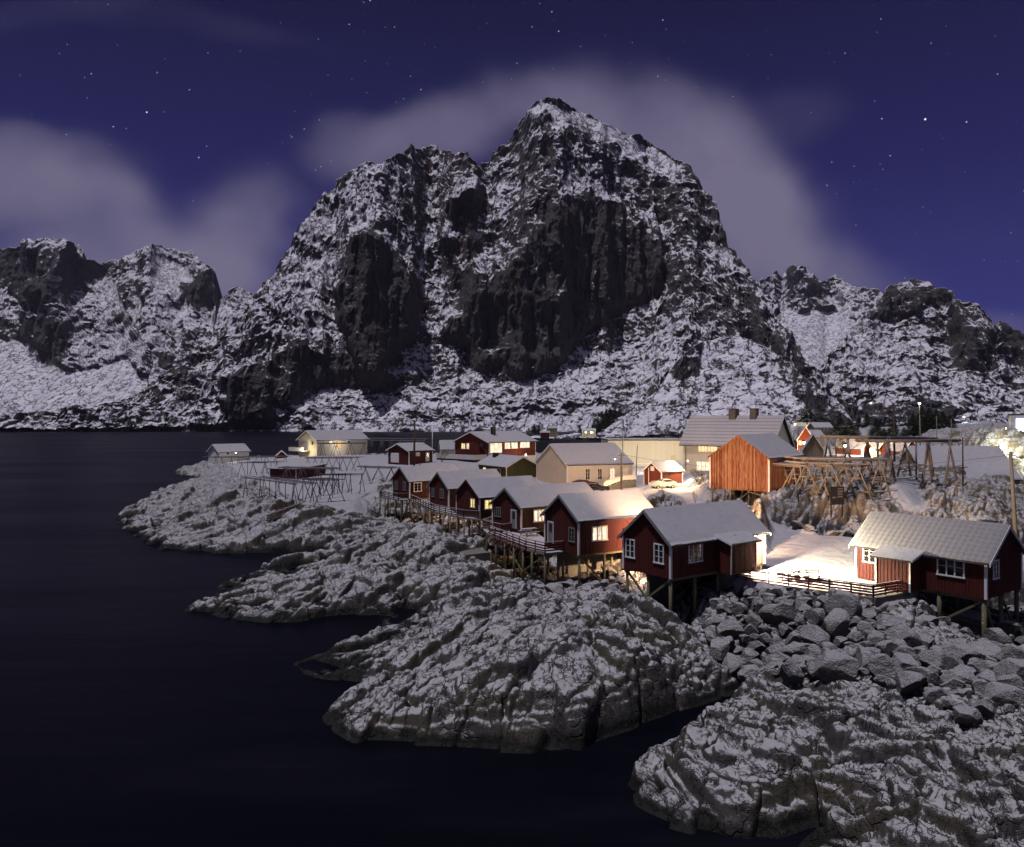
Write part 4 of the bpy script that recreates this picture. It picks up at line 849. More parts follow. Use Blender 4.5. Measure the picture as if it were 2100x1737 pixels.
boxhouse('white_cottage', 'low snow-roofed outbuilding left of the large red house', 'outbuilding', *R2_(720, 330), 215, 13, 3, 5, 2.2, 'white_boards', rz=.2)
boxhouse('garden_shed', 'low snow-covered roof in front of the garage under the red house', 'shed', *R2_(895, 492), 160, 16, 1.6, 3, .9, 'white_boards', rz=.2)
boxhouse('village_house', 'orange-lit red gabled house with bright windows behind the bare tree', 'house', 805, 447, 230, 15, 8, 12, 3.6, 'redlight', lit='lit', gable=True, n=3, rz=-.15)
boxhouse('village_house', 'grey-roofed house to the right of the orange-lit gable', 'house', 818, 442, 245, 14, 4.5, 7, 2.2, 'cream_boards', rz=.1)
boxhouse('wooden_hut', 'unpainted plank hut with a steep snowy roof beside the barn roof', 'hut', 812.5, 457, 150, 20, 7.5, 9, 3.0, 'grey_boards', gable=True, rz=-.35)
boxhouse('village_house', 'white house lit brightly below the foothill, farthest left', 'house', 786, 430, 420, 9, 5, 8, 2.5, 'white_boards', rz=.1)
boxhouse('village_house', 'white two-storey house lit brightly at the foot of the foothill', 'house', 809, 431, 400, 9, 9, 9, 2.6, 'white_boards', rz=.3, lit='lit', n=2)
boxhouse('village_house', 'dark glazed building with blue light under its snowy eaves', 'building', 824, 432, 300, 17, 4.5, 8, 1.8, 'grey_boards', lit='glass', n=5, win='glass')
boxhouse('village_house', 'pale house with a lit white gable behind the upper rack', 'house', 858, 441, 280, 22, 4, 9, 2.6, 'cream_boards', rz=.0, lit='lit', n=3)
GV = 'red rental cabins in the village'
for i, (px, py, w, hp, ri, gb_, lb, lt) in enumerate([(856, 454, 13, 7, 2.6, True, 'red village cabin left of the brightest lamp, behind the rack posts', None), (868, 454, 12, 6.5, 2.4, True, 'red village cabin with the brightest lamp on its gable', 'litwhite'),
     (885, 455, 18, 5, 2.2, False, 'red village cabin right of the brightest lamp, half hidden by rack posts', 'lit'), (901, 455, 14, 5, 2.2, False, 'red village cabin with a small lamp between the two rack towers', 'lit'), (915, 456, 12, 6, 2.2, True, 'red village cabin with a lit orange terrace', 'lit'), (930, 459.5, 16, 8.5, 2.4, False, 'rightmost red village cabin, beside the big snowy roof', 'lit')]):
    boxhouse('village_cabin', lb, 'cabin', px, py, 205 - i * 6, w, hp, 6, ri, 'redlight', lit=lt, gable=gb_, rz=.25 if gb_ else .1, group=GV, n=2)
BR = House('boat_hall', 'building with a huge plain snow-covered roof on the right behind the racks', 'building', (74.0, 112.0, 4.0, R(174), 13, 13, 3.9, 4.4), -1, 'grey_boards', over=(.3, .2), batten=False, skirt=1)
sh_ = empty('shop', at_d(1014, 437, 150), -.62, 'white shop front with a blue lit panel at the right edge', 'shop')
MB().box(-.8, 10, 0, 9, -3, 4.2).build('wall', M['white_boards'], sh_); MB().box(-1.0, 10.2, -.4, 9.2, 4.202, 4.5).build('roof', M['tar'], sh_)
MB().box(.2, 10, -.14, -.003, 2.2, 3.8).build('fascia', M['shopblue'], sh_); MB().box(.35, 1.6, -.22, -.143, .9, 3.6).build('lit_panel', M['shopsign'], sh_)
m = MB().box(-.8, -.55, -.1, -.003, -2, 4.1).build('corner_board', M['white'], sh_)
# huts over on the far shore
boxhouse('shore_hut', 'ochre two-storey hut with a hipped snowy roof on the far shore', 'hut', 553, 434.2, 560, 8.5, 6, 6, 1.4, 'grey_boards')
boxhouse('shore_hut', 'low dark red hut at the water on the far shore', 'hut', 545, 435.6, 545, 9, 3, 5, 1.0, 'red')
boxhouse('shore_hut', 'hut with a bright lamp on the far shore below the foothill', 'hut', 589, 434.5, 550, 13, 4, 7, 1.4, 'grey_boards', lit='lit', n=2)

# ------------------------------------------------------------------ decks, walkways and fences
def deck(name, label, poly, z, rail, pmat='pile', rmat='redrail', cat='deck', group=None, pilelist=(), nrails=3, rh=1.0, thick=.16, snowtop=True):
    pts = [Vector(at_z(px, py, z)) for px, py in poly]; c = pts[0].copy(); root = empty(name, c, 0, label, cat, group); L_ = [p - c for p in pts]
    m = MB(); n = len(L_); ar = sum(L_[i].x * L_[(i + 1) % n].y - L_[(i + 1) % n].x * L_[i].y for i in range(n)); L_ = L_ if ar > 0 else L_[::-1]
    k = len(m.v); m.v += [tuple(p) for p in L_] + [tuple(p - Vector((0, 0, thick))) for p in L_]; m.f.append(tuple(range(n))); m.f.append(tuple(reversed(range(n, 2 * n))))
    for i in range(n): j = (i + 1) % n; m.f.append((i, i + n, j + n, j))
    m.build('floor', M['timber'], root)
    m = MB(); s_ = [p + Vector((0, 0, .006)) for p in L_]; m.quad(*[tuple(p) for p in s_]); m.build('floor_snow', M['packed'], root)
    for seg in rail:
        q = [Vector(at_z(px, py, z)) - c for px, py in seg]; post = MB(); rl = MB(); sn = MB()
        for a, b in zip(q, q[1:]):
            ln = (b - a).length; k = max(1, round(ln / 1.6))
            for i in range(k + 1): p = a.lerp(b, i / k); post.box(p.x - .05, p.x + .05, p.y - .05, p.y + .05, p.z - .2, p.z + rh - .03)
            for r in range(nrails): h_ = .22 + (rh - .3) * r / (nrails - .2); rl.beam(a + Vector((0, 0, h_)), b + Vector((0, 0, h_)), .035, .13)
            rl.beam(a + Vector((0, 0, rh)), b + Vector((0, 0, rh)), .14, .045); sn.beam(a + Vector((0, 0, rh + .035)), b + Vector((0, 0, rh + .035)), .12, .022)
            sn.beam(a + Vector((0, 0, rh - .70)), b + Vector((0, 0, rh - .70)), .05, .012)
        rr = rl.build('railing', M[rmat], root); post.build('post', M[rmat], rr)
        if snowtop: sn.build('rail_snow', M['snow'], rr)
    for px, py in pilelist:
        p = Vector(at_z(px, py, z)) - c; g = TZ(p.x + c.x, p.y + c.y) - z - .3
        if g < -.5: MB().tube((p.x, p.y, g), (p.x, p.y, -thick), .12, .12, 8).build('pile', M[pmat], root, True)
    return root, c
dk, c0 = deck('wooden_deck', 'red-railed deck with picnic table and slanting brackets between two cabins', [(563.5, 551.5), (544.9, 553.4), (526, 549), (489.6, 535), (483, 529), (502, 521), (521, 530), (530, 529), (548, 540)], 3.88,
     [[(563.5, 551.5), (544.9, 553.4), (526, 549), (489.6, 535)], [(511, 532), (502, 533.5), (482.8, 528.6), (500, 522)]], pilelist=[(545, 553), (532, 550.5), (523, 547.5), (514, 544), (505, 540.5), (496, 537), (487, 533), (558, 551), (538, 541), (520, 538), (505, 531), (530, 535)])
for i in range(8):
    f = i / 7; a = Vector(at_z(525 - 35 * f, 548.6 - 13.4 * f, 3.88)) - c0; o = Vector((-.55, -.85, 0)).normalized() * 1.1
    MB().beam(a + Vector((0, 0, .55)), a + o + Vector((0, 0, -.45)), .06, .09).beam(a + Vector((0, 0, -.05)), a + o + Vector((0, 0, -.45)), .06, .09).build('bracket', M['redrail'], dk)
for (p, q) in (((545, 553), (520, 547)), ((505, 540), (523, 547))):
    a = Vector(at_z(*p, 3.88)) - c0; b_ = Vector(at_z(*q, 3.88)) - c0; MB().beam(a + Vector((0, 0, -.2)), b_ + Vector((0, 0, -2.6)), .10, .14).build('brace', M['pile'], dk)
deck('walkway', 'brown-railed plank walkway on stilts running along three cabins', [(411.3, 501.2), (434, 511.7), (463.7, 517.9), (481, 519.3), (456, 513.2), (448.5, 507.5), (430, 501.2), (411.5, 499.0)], 3.9,
     [[(411.3, 501.2), (434, 511.7), (463.7, 517.9), (479, 518.9)]], 'timber', 'darkrail', pilelist=[(412, 501), (418, 504), (424, 507), (430, 510), (436, 512), (443, 513.5), (450, 515), (457, 516.5), (464, 518), (472, 518.5), (440, 506), (450, 511), (426, 502)])
deck('walkway', 'dark high balcony on stilts in front of the end cabin', [(379.7, 496.4), (398.5, 499.8), (409, 499.5), (395, 493.8), (384, 493)], 3.95, [[(382, 493.2), (379.7, 496.4), (398.5, 499.8), (408.5, 499.4)]], 'timber', 'darkrail',
     pilelist=[(380, 496), (385, 497.3), (390, 498.3), (395, 499), (401, 499.6), (407, 499), (388, 494.5), (396, 495)])
# yard terrace: concrete edge with red fence
fz = 3.72; fp = [Vector(at_z(*p, fz)) for p in ((731, 576.6), (750, 580.2), (873.3, 597.2), (908.5, 590.9))]
tr = empty('concrete_edge', fp[0], 0, 'concrete retaining edge of the lit yard under the red fence', 'wall'); m = MB()
for a, b_ in zip(fp, fp[1:]): m.beam(a - fp[0] - Vector((0, 0, .42)), b_ - fp[0] - Vector((0, 0, .42)), .35, .8)
m.build('wall', M['concrete'], tr)
fc = empty('fence', fp[0], 0, 'long low red plank fence with a snowy top rail along the yard', 'fence'); rl, po, sn = MB(), MB(), MB()
for a, b_ in zip(fp, fp[1:]):
    a = a - fp[0]; b_ = b_ - fp[0]; k = max(1, round((b_ - a).length / 1.5))
    for i in range(k + 1): p = a.lerp(b_, i / k); po.box(p.x - .05, p.x + .05, p.y - .05, p.y + .05, 0, .84)
    for h_ in (.14, .34, .54, .74): rl.beam(a + Vector((0, 0, h_)), b_ + Vector((0, 0, h_)), .035, .135); sn.beam(a + Vector((0, 0, h_ + .056)), b_ + Vector((0, 0, h_ + .056)), .03, .008)
    rl.beam(a + Vector((0, 0, .87)), b_ + Vector((0, 0, .87)), .14, .04); sn.beam(a + Vector((0, 0, .905)), b_ + Vector((0, 0, .905)), .12, .025)
rl.build('rail', M['redrail'], fc); po.build('post', M['redrail'], fc); sn.build('rail_snow', M['snow'], fc)
# ramp at the long house
rp = Vector(at_d(636, 491, 138)); q0 = Vector(at_d(604, 492, 134)); ra = empty('ramp', (rp.x, rp.y, 4.6), 0, 'white-railed wheelchair ramp in front of the long cream building', 'ramp'); v_ = Vector((q0.x - rp.x, q0.y - rp.y, 0)); mid = v_ * .42
w2 = Vector((.1, 1.6, 0)); m = MB(); up = Vector((0, 0, 1.1))
m.hexa([mid, Vector((0, 0, 0)), w2, mid + w2], [mid + up, up, w2 + up, mid + w2 + up]); m.hexa([v_ - up * .2, mid - up * .2, mid + w2 - up * .2, v_ + w2 - up * .2], [v_ + up * .05, mid + up, mid + w2 + up, v_ + w2 + up * .05]); m.build('ramp_deck', M['concrete'], ra)
m = MB()
for off in (Vector((0, -.05, 0)), w2):
    for a, b_ in ((Vector((0, 0, 1.1)), mid + up), (mid + up, v_ + up * .05)):
        for h_ in (.95,): m.beam(a + off + Vector((0, 0, h_)), b_ + off + Vector((0, 0, h_)), .05, .08)
        m.beam(a + off + Vector((0, 0, .5)), b_ + off + Vector((0, 0, .5)), .03, .55)
        for i in range(4): p = a.lerp(b_, i / 3) + off; m.beam(p, p + Vector((0, 0, .95)), .06)
m.build('railing', M['white'], ra)
# picnic tables
def picnic(label, x, y, z, rz):
    t = empty('picnic_table', (x, y, z), rz, label, 'picnic table')
    MB().box(-.9, .9, -.38, .38, .72, .76).build('tabletop', M['timber'], t)
    for s in (-1, 1):
        MB().box(-.9, .9, min(s * .62, s * .88), max(s * .62, s * .88), .43, .47).build('bench', M['timber'], t)
        MB().beam((s * .65, -.78, 0), (s * .65, -.25, .72), .05, .09).beam((s * .65, .78, 0), (s * .65, .25, .72), .05, .09).beam((s * .65, -.8, .38), (s * .65, .8, .38), .05, .09).build('leg', M['timber'], t)
        MB().box(-.88, .88, min(s * .64, s * .86), max(s * .64, s * .86), .472, .50).build('snow_layer', M['packed'], t)
    MB().box(-.88, .88, -.36, .36, .762, .80).build('snow_layer', M['packed'], t)
p = at_z(529, 535.5, 3.9); picnic('snowy picnic table on the red-railed deck', p[0], p[1], 3.89, .5)
p = at_z(521.5, 531.5, 3.9); picnic('farther picnic table beside the cabin wall on the deck', p[0] + 1.2, p[1] + .8, 3.89, .5)
def rail_bench(label, px, py, rz):
    p = at_z(px, py, 4.0); t = empty('garden_bench', (p[0], p[1], TZ(p[0], p[1], False) + .02), rz, label, 'bench', 'benches in the lit yard')
    MB().box(-.8, .8, -.25, .25, .42, .46).build('seat', M['darkrail'], t); MB().box(-.8, .8, .25, .29, .55, .63).box(-.8, .8, .27, .31, .72, .80).build('backrest', M['darkrail'], t)
    for s in (-1, 1): MB().box(s * .75 - .04, s * .75 + .04, -.24, -.17, 0, .42).box(s * .75 - .04, s * .75 + .04, .2, .27, 0, .85).build('leg', M['darkrail'], t)
    MB().box(-.78, .78, -.23, .2, .462, .5).build('snow_layer', M['packed'], t)
rail_bench('dark slatted bench on the left in the bright yard behind the fence', 786, 577, .6); rail_bench('dark slatted bench on the right in the bright yard behind the fence', 809, 579, -.2)
p = at_z(797, 577.5, 4.0); picnic('low table between the two benches in the bright yard', p[0], p[1], TZ(p[0], p[1], False), .2)
# concrete slipway wall by the round rock
sa, sb = Vector(at_z(440, 546, 1.6)), Vector(at_z(478, 561, 1.2)); sl_ = empty('slipway_wall', sa, 0, 'bare grey concrete slipway wall below the walkway', 'wall')
MB().beam((0, 0, 0), sb - sa, 3.0, 1.6).build('wall', M['concrete'], sl_)
# dry stone wall on the islet
a, b_ = Vector(at_z(268, 509, 4.0)), Vector(at_z(372, 499.5, 4.3)); rn = random.Random(5); m = MB()
for i in range(64):
    for r in range(3):
        p = a.lerp(b_, (i + rn.random() * .4) / 64); z = TZ(p.x, p.y, False) - .3 + r * .32
        s_ = .28 + rn.random() * .14; cx, cy = p.x + rn.uniform(-.1, .1) - a.x, p.y + r * .12 - a.y
        m.ball((cx, cy, z - a.z), s_, 6, 1.3, .8, .62)
sw = empty('stone_wall', a, 0, 'low dry stone wall along the front edge of the islet', 'wall'); m.build('wall', M['brick'], sw)

# ------------------------------------------------------------------ lamps
def lamp(loc, power, color, r=.12, bulb='bulb', label=None, name='wall_lamp', spot=None):
    t = empty(name, loc, 0, label, 'lamp'); ld = bpy.data.lights.new('light', 'SPOT' if spot else 'POINT'); ld.energy = power; ld.color = color; ld.shadow_soft_size = r
    lo = bpy.data.objects.new('light', ld); COL.objects.link(lo); lo.parent = t; lo.location = (0, 0, -.02 if spot else 0)
    MB().tube((0, 0, r * .6), (0, 0, r * 1.6), r * 1.5, r * .6, 10).build('lamp_shade', M['black'], t, True)
    MB().ball((0, 0, r * .1), r * .55, 10).build('bulb', M[bulb], t, True); lo.location = (0, 0, -r * .75)
    if spot: ld.spot_size = R(spot[0]); ld.spot_blend = .6; lo.rotation_euler = Vector(spot[1]).to_track_quat('-Z', 'Y').to_euler()
    return t
WARM, AMB, COOL = (1, .78, .50), (1, .60, .30), (1, .92, .78)
p = C6.world(-C6.L / 2 + 9.4, -C6.W / 2 - .5, 2.45); lamp(p, 48000, (1, .82, .54), .1, label='wall lamp under the eave at the yard end of the nearest cabin', spot=(132, C6.v * 1.0 - C6.n * .45 + Vector((0, 0, -1.05))))
p = C6.world(C6.L / 2 - 1.0, C6.W / 2 + .7, 2.35); lamp(p, 42000, (1, .62, .36), .12, label='amber wall lamp behind the nearest cabin facing the road', spot=(150, C6.n + C6.v * 1.1 + Vector((0, 0, -.15))))
p = C6.world(C6.L / 2 - .3, C6.W / 2 + .6, 2.9); lamp(p, 42000, (1, .60, .33), .12, label='amber floodlight behind the nearest cabin aimed at the barn', name='floodlight', spot=(64, Vector((33, 98, 9.5)) - p))

for cb_, cv in ((C6, .55), (C5, .7), (C4, .8)):
    m = MB(); a_, b_ = cb_.L / 2 - .15, cb_.W / 2 - .15; m.box(-a_ * cv, a_, b_ - .25, b_, -4.2, -.25); m.box(a_ - .25, a_ - .003, -b_, b_ - .253, -4.2, -.253)
    if cb_ is C6: m.box(.9, 2.0, -b_ - .02, -b_ + .9, -3.2, -.255)
    m.build('foundation', M['concrete'], cb_.root)
def lampat(px, py, d, power, color, label, r=.12, bulb='bulb', name='street_lamp'):
    return lamp(at_d(px, py, d), power, color, r, bulb, label, name)
# ------------------------------------------------------------------ drying racks
def solve_top(px, py, h, d0=70, d1=320):
    """distance at which a beam h above the ground is seen at this pixel"""
    ds = np.linspace(d0, d1, 240); z = terrain((px - 512) / F * ds, ds, False)[0]
    g = CH - (py - HZ) / F * ds - (z + h); i = np.where(g < 0)[0]; d = ds[i[0]] if len(i) else d1 * .7
    return Vector(at_d(px, py, d))
GRK = 'fish drying racks'
def rack(label, p0, p1, h, nf, width=2.6, beams=3, mat='rackpole', r=.058, group=GRK, low=False, d0=70, d1=320, depth=3.0, rnd=0):
    """A-frames carrying rows of long poles; p0, p1: ends of the front top pole in the picture"""
    a = solve_top(*p0, h, d0, d1); b = solve_top(*p1, h, d0, d1); b = Vector((b.x, b.y, (a.z + b.z) / 2 * .5 + b.z * .5)) if abs(a.y - b.y) < 40 else b
    if abs(b.y - a.y) > 25: b.y = a.y + 25 * (1 if b.y > a.y else -1); b.x = (p1[0] - 512) / F * b.y; b.z = CH - (p1[1] - HZ) / F * b.y
    rg = random.Random(int(p0[0] * 7 + p0[1])); root = empty('drying_rack', a, 0, label, 'drying rack', group)
    ax = (b - a); L = ax.length; u = Vector((ax.x, ax.y, 0)).normalized(); n = Vector((-u.y, u.x, 0)); n = n if n.y > 0 else -n
    for i in range(nf):
        f = (i + .15) / max(1, nf - .7) if nf > 1 else .5; c = ax * f; m = MB()
        for k in (0, 1):
            q = c + n * depth * k; w = width * rg.uniform(.75, 1.1)
            for sgn in (-1, 1):
                foot = q + u * sgn * w / 2 + n * rg.uniform(-.3, .3); z = TZ(foot.x + a.x, foot.y + a.y, False) - a.z - .2
                top = q + u * (-sgn) * .22 + Vector((0, 0, .25)); m.tube((foot.x, foot.y, z), top, r * 1.15, r * .9, 6)
            if low: zz = -h * .38; m.beam(q + u * w * .22 + Vector((0, 0, zz)), q - u * w * .22 + Vector((0, 0, zz)), .06, .18)
        if rg.random() < .5: s_ = c + n * depth / 2; z = TZ(s_.x + a.x, s_.y + a.y, False) - a.z - .2; m.tube((s_.x, s_.y, z), c + n * depth / 2, r, r, 6)
        m.build('frame', M[mat], root, True)
    for k in range(beams):
        o = n * depth * k / max(1, beams - 1) + Vector((0, 0, .06)); e0, e1 = rg.uniform(.3, 1.3), rg.uniform(.3, 1.3)
        MB().tube(o - u * e0, o + ax + u * e1, r, r * .8, 6).build('rail', M[mat], root, True)
        MB().beam(o - u * e0 + Vector((0, 0, r + .01)), o + ax + u * e1 + Vector((0, 0, r * .8 + .02)), r * 1.4, .05).build('rail_snow', M['snow'], root)
    for k in (0, 1): MB().tube(n * (depth * k + .12) - Vector((0, 0, .10)), ax + n * (depth * k + .12) - Vector((0, 0, .1)), r * .8, r * .8, 6).build('rail', M[mat], root, True)
    return root
rack('grey drying rack on the crest beside the white boathouse', R1_(670, 370), R1_(1150, 366), 3.0, 5, d0=140)
rack('grey drying rack with tall splayed legs standing lowest on the rocks', R1_(930, 500), R1_(1265, 538), 3.4, 4, d0=95)
rack('grey drying rack with short front beam directly right of the flat red shed', R1_(1180, 440), R1_(1510, 450), 3.2, 4, d0=105)
rack('grey drying rack whose long legs reach down over the stone wall', R1_(1350, 515), R1_(1540, 522), 3.6, 3, d0=95)
rack('grey drying rack just in front of the white house', R1_(1330, 375), R1_(1635, 372), 3.0, 4, d0=135)
rack('grey drying rack nearest the end cabin, right end of its row', R1_(1700, 434), R1_(1895, 445), 3.2, 3, d0=120)
rack('grey drying rack left of the one beside the end cabin', R1_(1530, 482), R1_(1700, 492), 3.0, 3, d0=110)
rack('pale drying rack against the white house wall', R1_(1410, 282), R1_(1715, 277), 3.2, 4, d0=175)
rack('distant drying rack between the white house and the red garage, front row', R1_(1745, 262), R1_(2060, 268), 3.0, 6, d0=190)
rack('distant drying rack between the white house and the red garage, back row', R1_(1740, 248), R1_(2100, 256), 3.2, 6, d0=220)
rack('grey drying rack with crossed legs left of the flat red shed', R1_(905, 405), R1_(1080, 398), 2.8, 3, d0=130)
GR2 = 'timber racks by the barn'
R5_ = lambda X, Y: (750 + .13048 * X, 387.5 + .13048 * Y)
rack('lamp-lit timber rack with splayed legs on the cliff edge, leftmost at the barn', R5_(50, 578), R5_(380, 600), 4.0, 2, 3.6, 3, 'timber', .085, GR2, True, 87, 120, 3.2)
rack('lamp-lit timber rack continuing right along the cliff above the brown rocks', R5_(395, 582), R5_(860, 606), 4.0, 3, 3.6, 4, 'timber', .085, GR2, True, 87, 120, 3.2)
rack('long low timber rack behind the lamp-lit ones, starting at the barn eave', R5_(395, 548), R5_(1040, 560), 4.0, 3, 3.0, 5, 'timber', .085, GR2, False, 90, 130, 3.0)
rack('tall weathered rack with wide decking of poles, highest on the hill', R5_(700, 382), R5_(1400, 400), 5.4, 3, 2.0, 6, 'greypole', .12, GR2, False, 85, 150, 3.4)
rack('tall weathered rack tower with leaning poles, right end of the hill', R5_(970, 412), R5_(1600, 410), 5.2, 2, 2.4, 5, 'greypole', .13, GR2, False, 85, 140, 3.0)
# fallen poles
rg = random.Random(11)
def fallen(cx, cy, z, n, sx, sy, lb, ln=(2.5, 5.5), tilt=.3):
    for i in range(n):
        px, py = R5_(cx + rg.uniform(-sx, sx), cy + rg.uniform(-sy, sy)); p = Vector(at_z(px, py, z)); g = TZ(p.x, p.y, False) + .25
        a = rg.uniform(-.9, .9); l = rg.uniform(*ln); t = empty('fallen_pole', (p.x, p.y, g + rg.random() * .4), a, lb, 'pole', lb.split(',')[0])
        dz = rg.uniform(-tilt, tilt) * l
        MB().tube((-l / 2, 0, -dz / 2), (l / 2, 0, dz / 2), .075, .06, 6).build('pole', M['greypole'], t, True); MB().beam((-l / 2, 0, -dz / 2 + .085), (l / 2, 0, dz / 2 + .075), .08, .035).build('snow_layer', M['snow'], t)
fallen(1330, 610, 9.1, 30, 240, 60, 'collapsed grey rack pole lying in the heap below the rack tower')
fallen(930, 880, 6.5, 9, 90, 30, 'loose pole lying in the small heap above the tiled cabin roof', (2, 4), .2)
fallen(1060, 935, 5.4, 1, 60, 4, 'long pole lying level across the snowy slope above the tiled roof', (7, 8), .02)

# ------------------------------------------------------------------ poles and wires
def pole(name, label, top, bot, d, r, mat='timber', cat='utility pole', arm=0, insul=True, rz=0, group=None):
    a = Vector(at_d(*top, d)); b = Vector(at_d(*bot, d)); g = TZ(b.x, b.y, False); b.z = min(b.z, g) - .3; t = empty(name, b, 0, label, cat, group)
    MB().tube((0, 0, 0), a - b, r * 1.15, r * .8, 8).build('pole', M[mat], t, True)
    q = a - b
    if arm: MB().beam(q + Vector((-arm, 0, -.4)), q + Vector((arm, 0, -.4)), .10, .12).build('crossarm', M[mat], t)
    if insul:
        for k in ((-arm, 0, arm) if arm else (-.15, .15)): MB().tube(q + Vector((k, 0, -.33)), q + Vector((k, 0, -.12)), .06, .05, 6).build('insulator', M['white'], t, True)
    return t, a
pole('utility_pole', 'thick dark pole rising in front of the red garage', R2_(438, 62), R2_(432, 412), 160, .22, 'darkrail', arm=0)
pole('flagpole', 'thin white flagpole standing between the garage and the large red house', R2_(588, 105), R2_(585, 300), 190, .09, 'white', 'flagpole', insul=False)
C2_ = lambda X, Y: (600 + .05038 * X, 425 + .05038 * Y)
pole('flagpole', 'pale thin pole rising behind the long cream building roof', C2_(452, 45), C2_(452, 700), 170, .12, 'greypole', 'flagpole', insul=False)
_, PA = pole('utility_pole', 'pale lamp-lit pole in front of the long cream building', C2_(425, 555), C2_(425, 1325), 126, .17, 'timber', arm=.5)
pole('utility_pole', 'slim leaning pole between the cream building and the boathouse', C2_(742, 380), C2_(708, 1060), 145, .10, 'timber')
_, PB = pole('utility_pole', 'dark pole with a crossarm rising above the racks in front of conifers', R5_(1100, 120), R5_(1108, 520), 125, .16, 'darkrail', arm=.9)
pole('flagpole', 'tall pale lamp mast rising above the right-hand conifers', R5_(1298, 122), R5_(1308, 545), 135, .10, 'greypole', 'mast', insul=False)
_, PC = pole('utility_pole', 'slim dark pole in front of the big plain snowy roof', R5_(1630, 382), R5_(1632, 592), 98, .10, 'darkrail')
tD, PD = pole('utility_pole', 'big leaning timber pole with a lamp arm behind the tiled cabin', R5_(1997, 490), R5_(2042, 1150), 76, .19, 'timber')
la_ = MB().tube((.0, 0, 0), (.9, 0, .35), .04, .03, 6).ball((1.15, 0, .33), .26, 8, 1.2, .8, .6).build('lamp_arm', M['trimgrey'], tD, True); la_.location = PD - tD.location - Vector((0, 0, .9))
pole('marker_post', 'short thin stake on the snowy mound left of the conifers edge', R5_(1430, 218), R5_(1432, 300), 220, .09, 'timber', 'stake', insul=False)
pole('marker_post', 'short pale stake on the snowy mound right of the conifers', R5_(1542, 240), R5_(1544, 345), 210, .09, 'timber', 'stake', insul=False)
pole('flagpole', 'short white pole right of the large red house roof', R2_(1368, 118), R2_(1368, 185), 205, .09, 'white', 'flagpole', insul=False)
pole('marker_post', 'orange snow stake at the foot of the brown cliff', R5_(362, 960), R5_(357, 1075), 86, .05, 'barn', 'stake', insul=False)
def wire(label, a, b, sag, r=.028):
    a, b = Vector(a), Vector(b); t = empty('power_line', a, 0, label, 'power line'); m = MB(); n = 18; d = b - a; pr = None
    for i in range(n + 1):
        f = i / n; p = d * f - Vector((0, 0, sag * 4 * f * (1 - f)))
        if pr is not None: m.tube(pr, p, r, r, 5, False)
        pr = p
    m.build('wire', M['greypole'], t, True)
wire('long sagging wire crossing in front of the barn and racks', PA - Vector((0, 0, .2)), PD - Vector((0, 0, .35)), 2.0)
wire('wire from the slim dark pole towards the right edge', PC - Vector((0, 0, .1)), at_d(1045, 432, 90), .3)
wire('wire leaving the leaning lamp pole to the right', PD - Vector((0, 0, .3)), at_d(1050, 458, 70), .2)
wire('wire sloping from the crossarm pole down to the left', PB - Vector((0, 0, .3)), at_d(836, 426, 170), 1.2)
wire('wire between the crossarm pole and the slim dark pole', PB - Vector((0, 0, 4.8)), PC - Vector((0, 0, .1)), 1.2)
wire('thin wire from the lamp-lit pole down to the cream building', PA - Vector((0, 0, .6)), at_d(607, 479, 141), .3, .02)

# ------------------------------------------------------------------ sign board
p = Vector(at_d(*R5_(668, 775), 89)); sg = empty('sign_board', (p.x, p.y, TZ(p.x, p.y, False) - .1), .15, 'dark notice board with pale unreadable marks under the timber rack', 'sign')
MB().box(-.85, .85, -.04, .04, 1.5, 3.6).build('board', M['black'], sg)
for s in (-1, 1): MB().box(s * .7 - .06, s * .7 + .06, .045, .16, 0, 3.6).build('post', M['black'], sg)
m = MB()
for r_ in range(4):
    for c_ in range(4): m.box(.05 + c_ * .16, .05 + c_ * .16 + .10, -.055, -.042, 3.25 - r_ * .30, 3.4 - r_ * .30)
m.box(-.6, -.1, -.055, -.042, 2.3, 2.38).hexa([(-.62, -.055, 2.34), (-.40, -.055, 2.18), (-.40, -.042, 2.18), (-.62, -.042, 2.34)], [(-.62, -.055, 2.345), (-.40, -.055, 2.5), (-.40, -.042, 2.5), (-.62, -.042, 2.345)])
m.build('lettering', M['greypole'], sg)

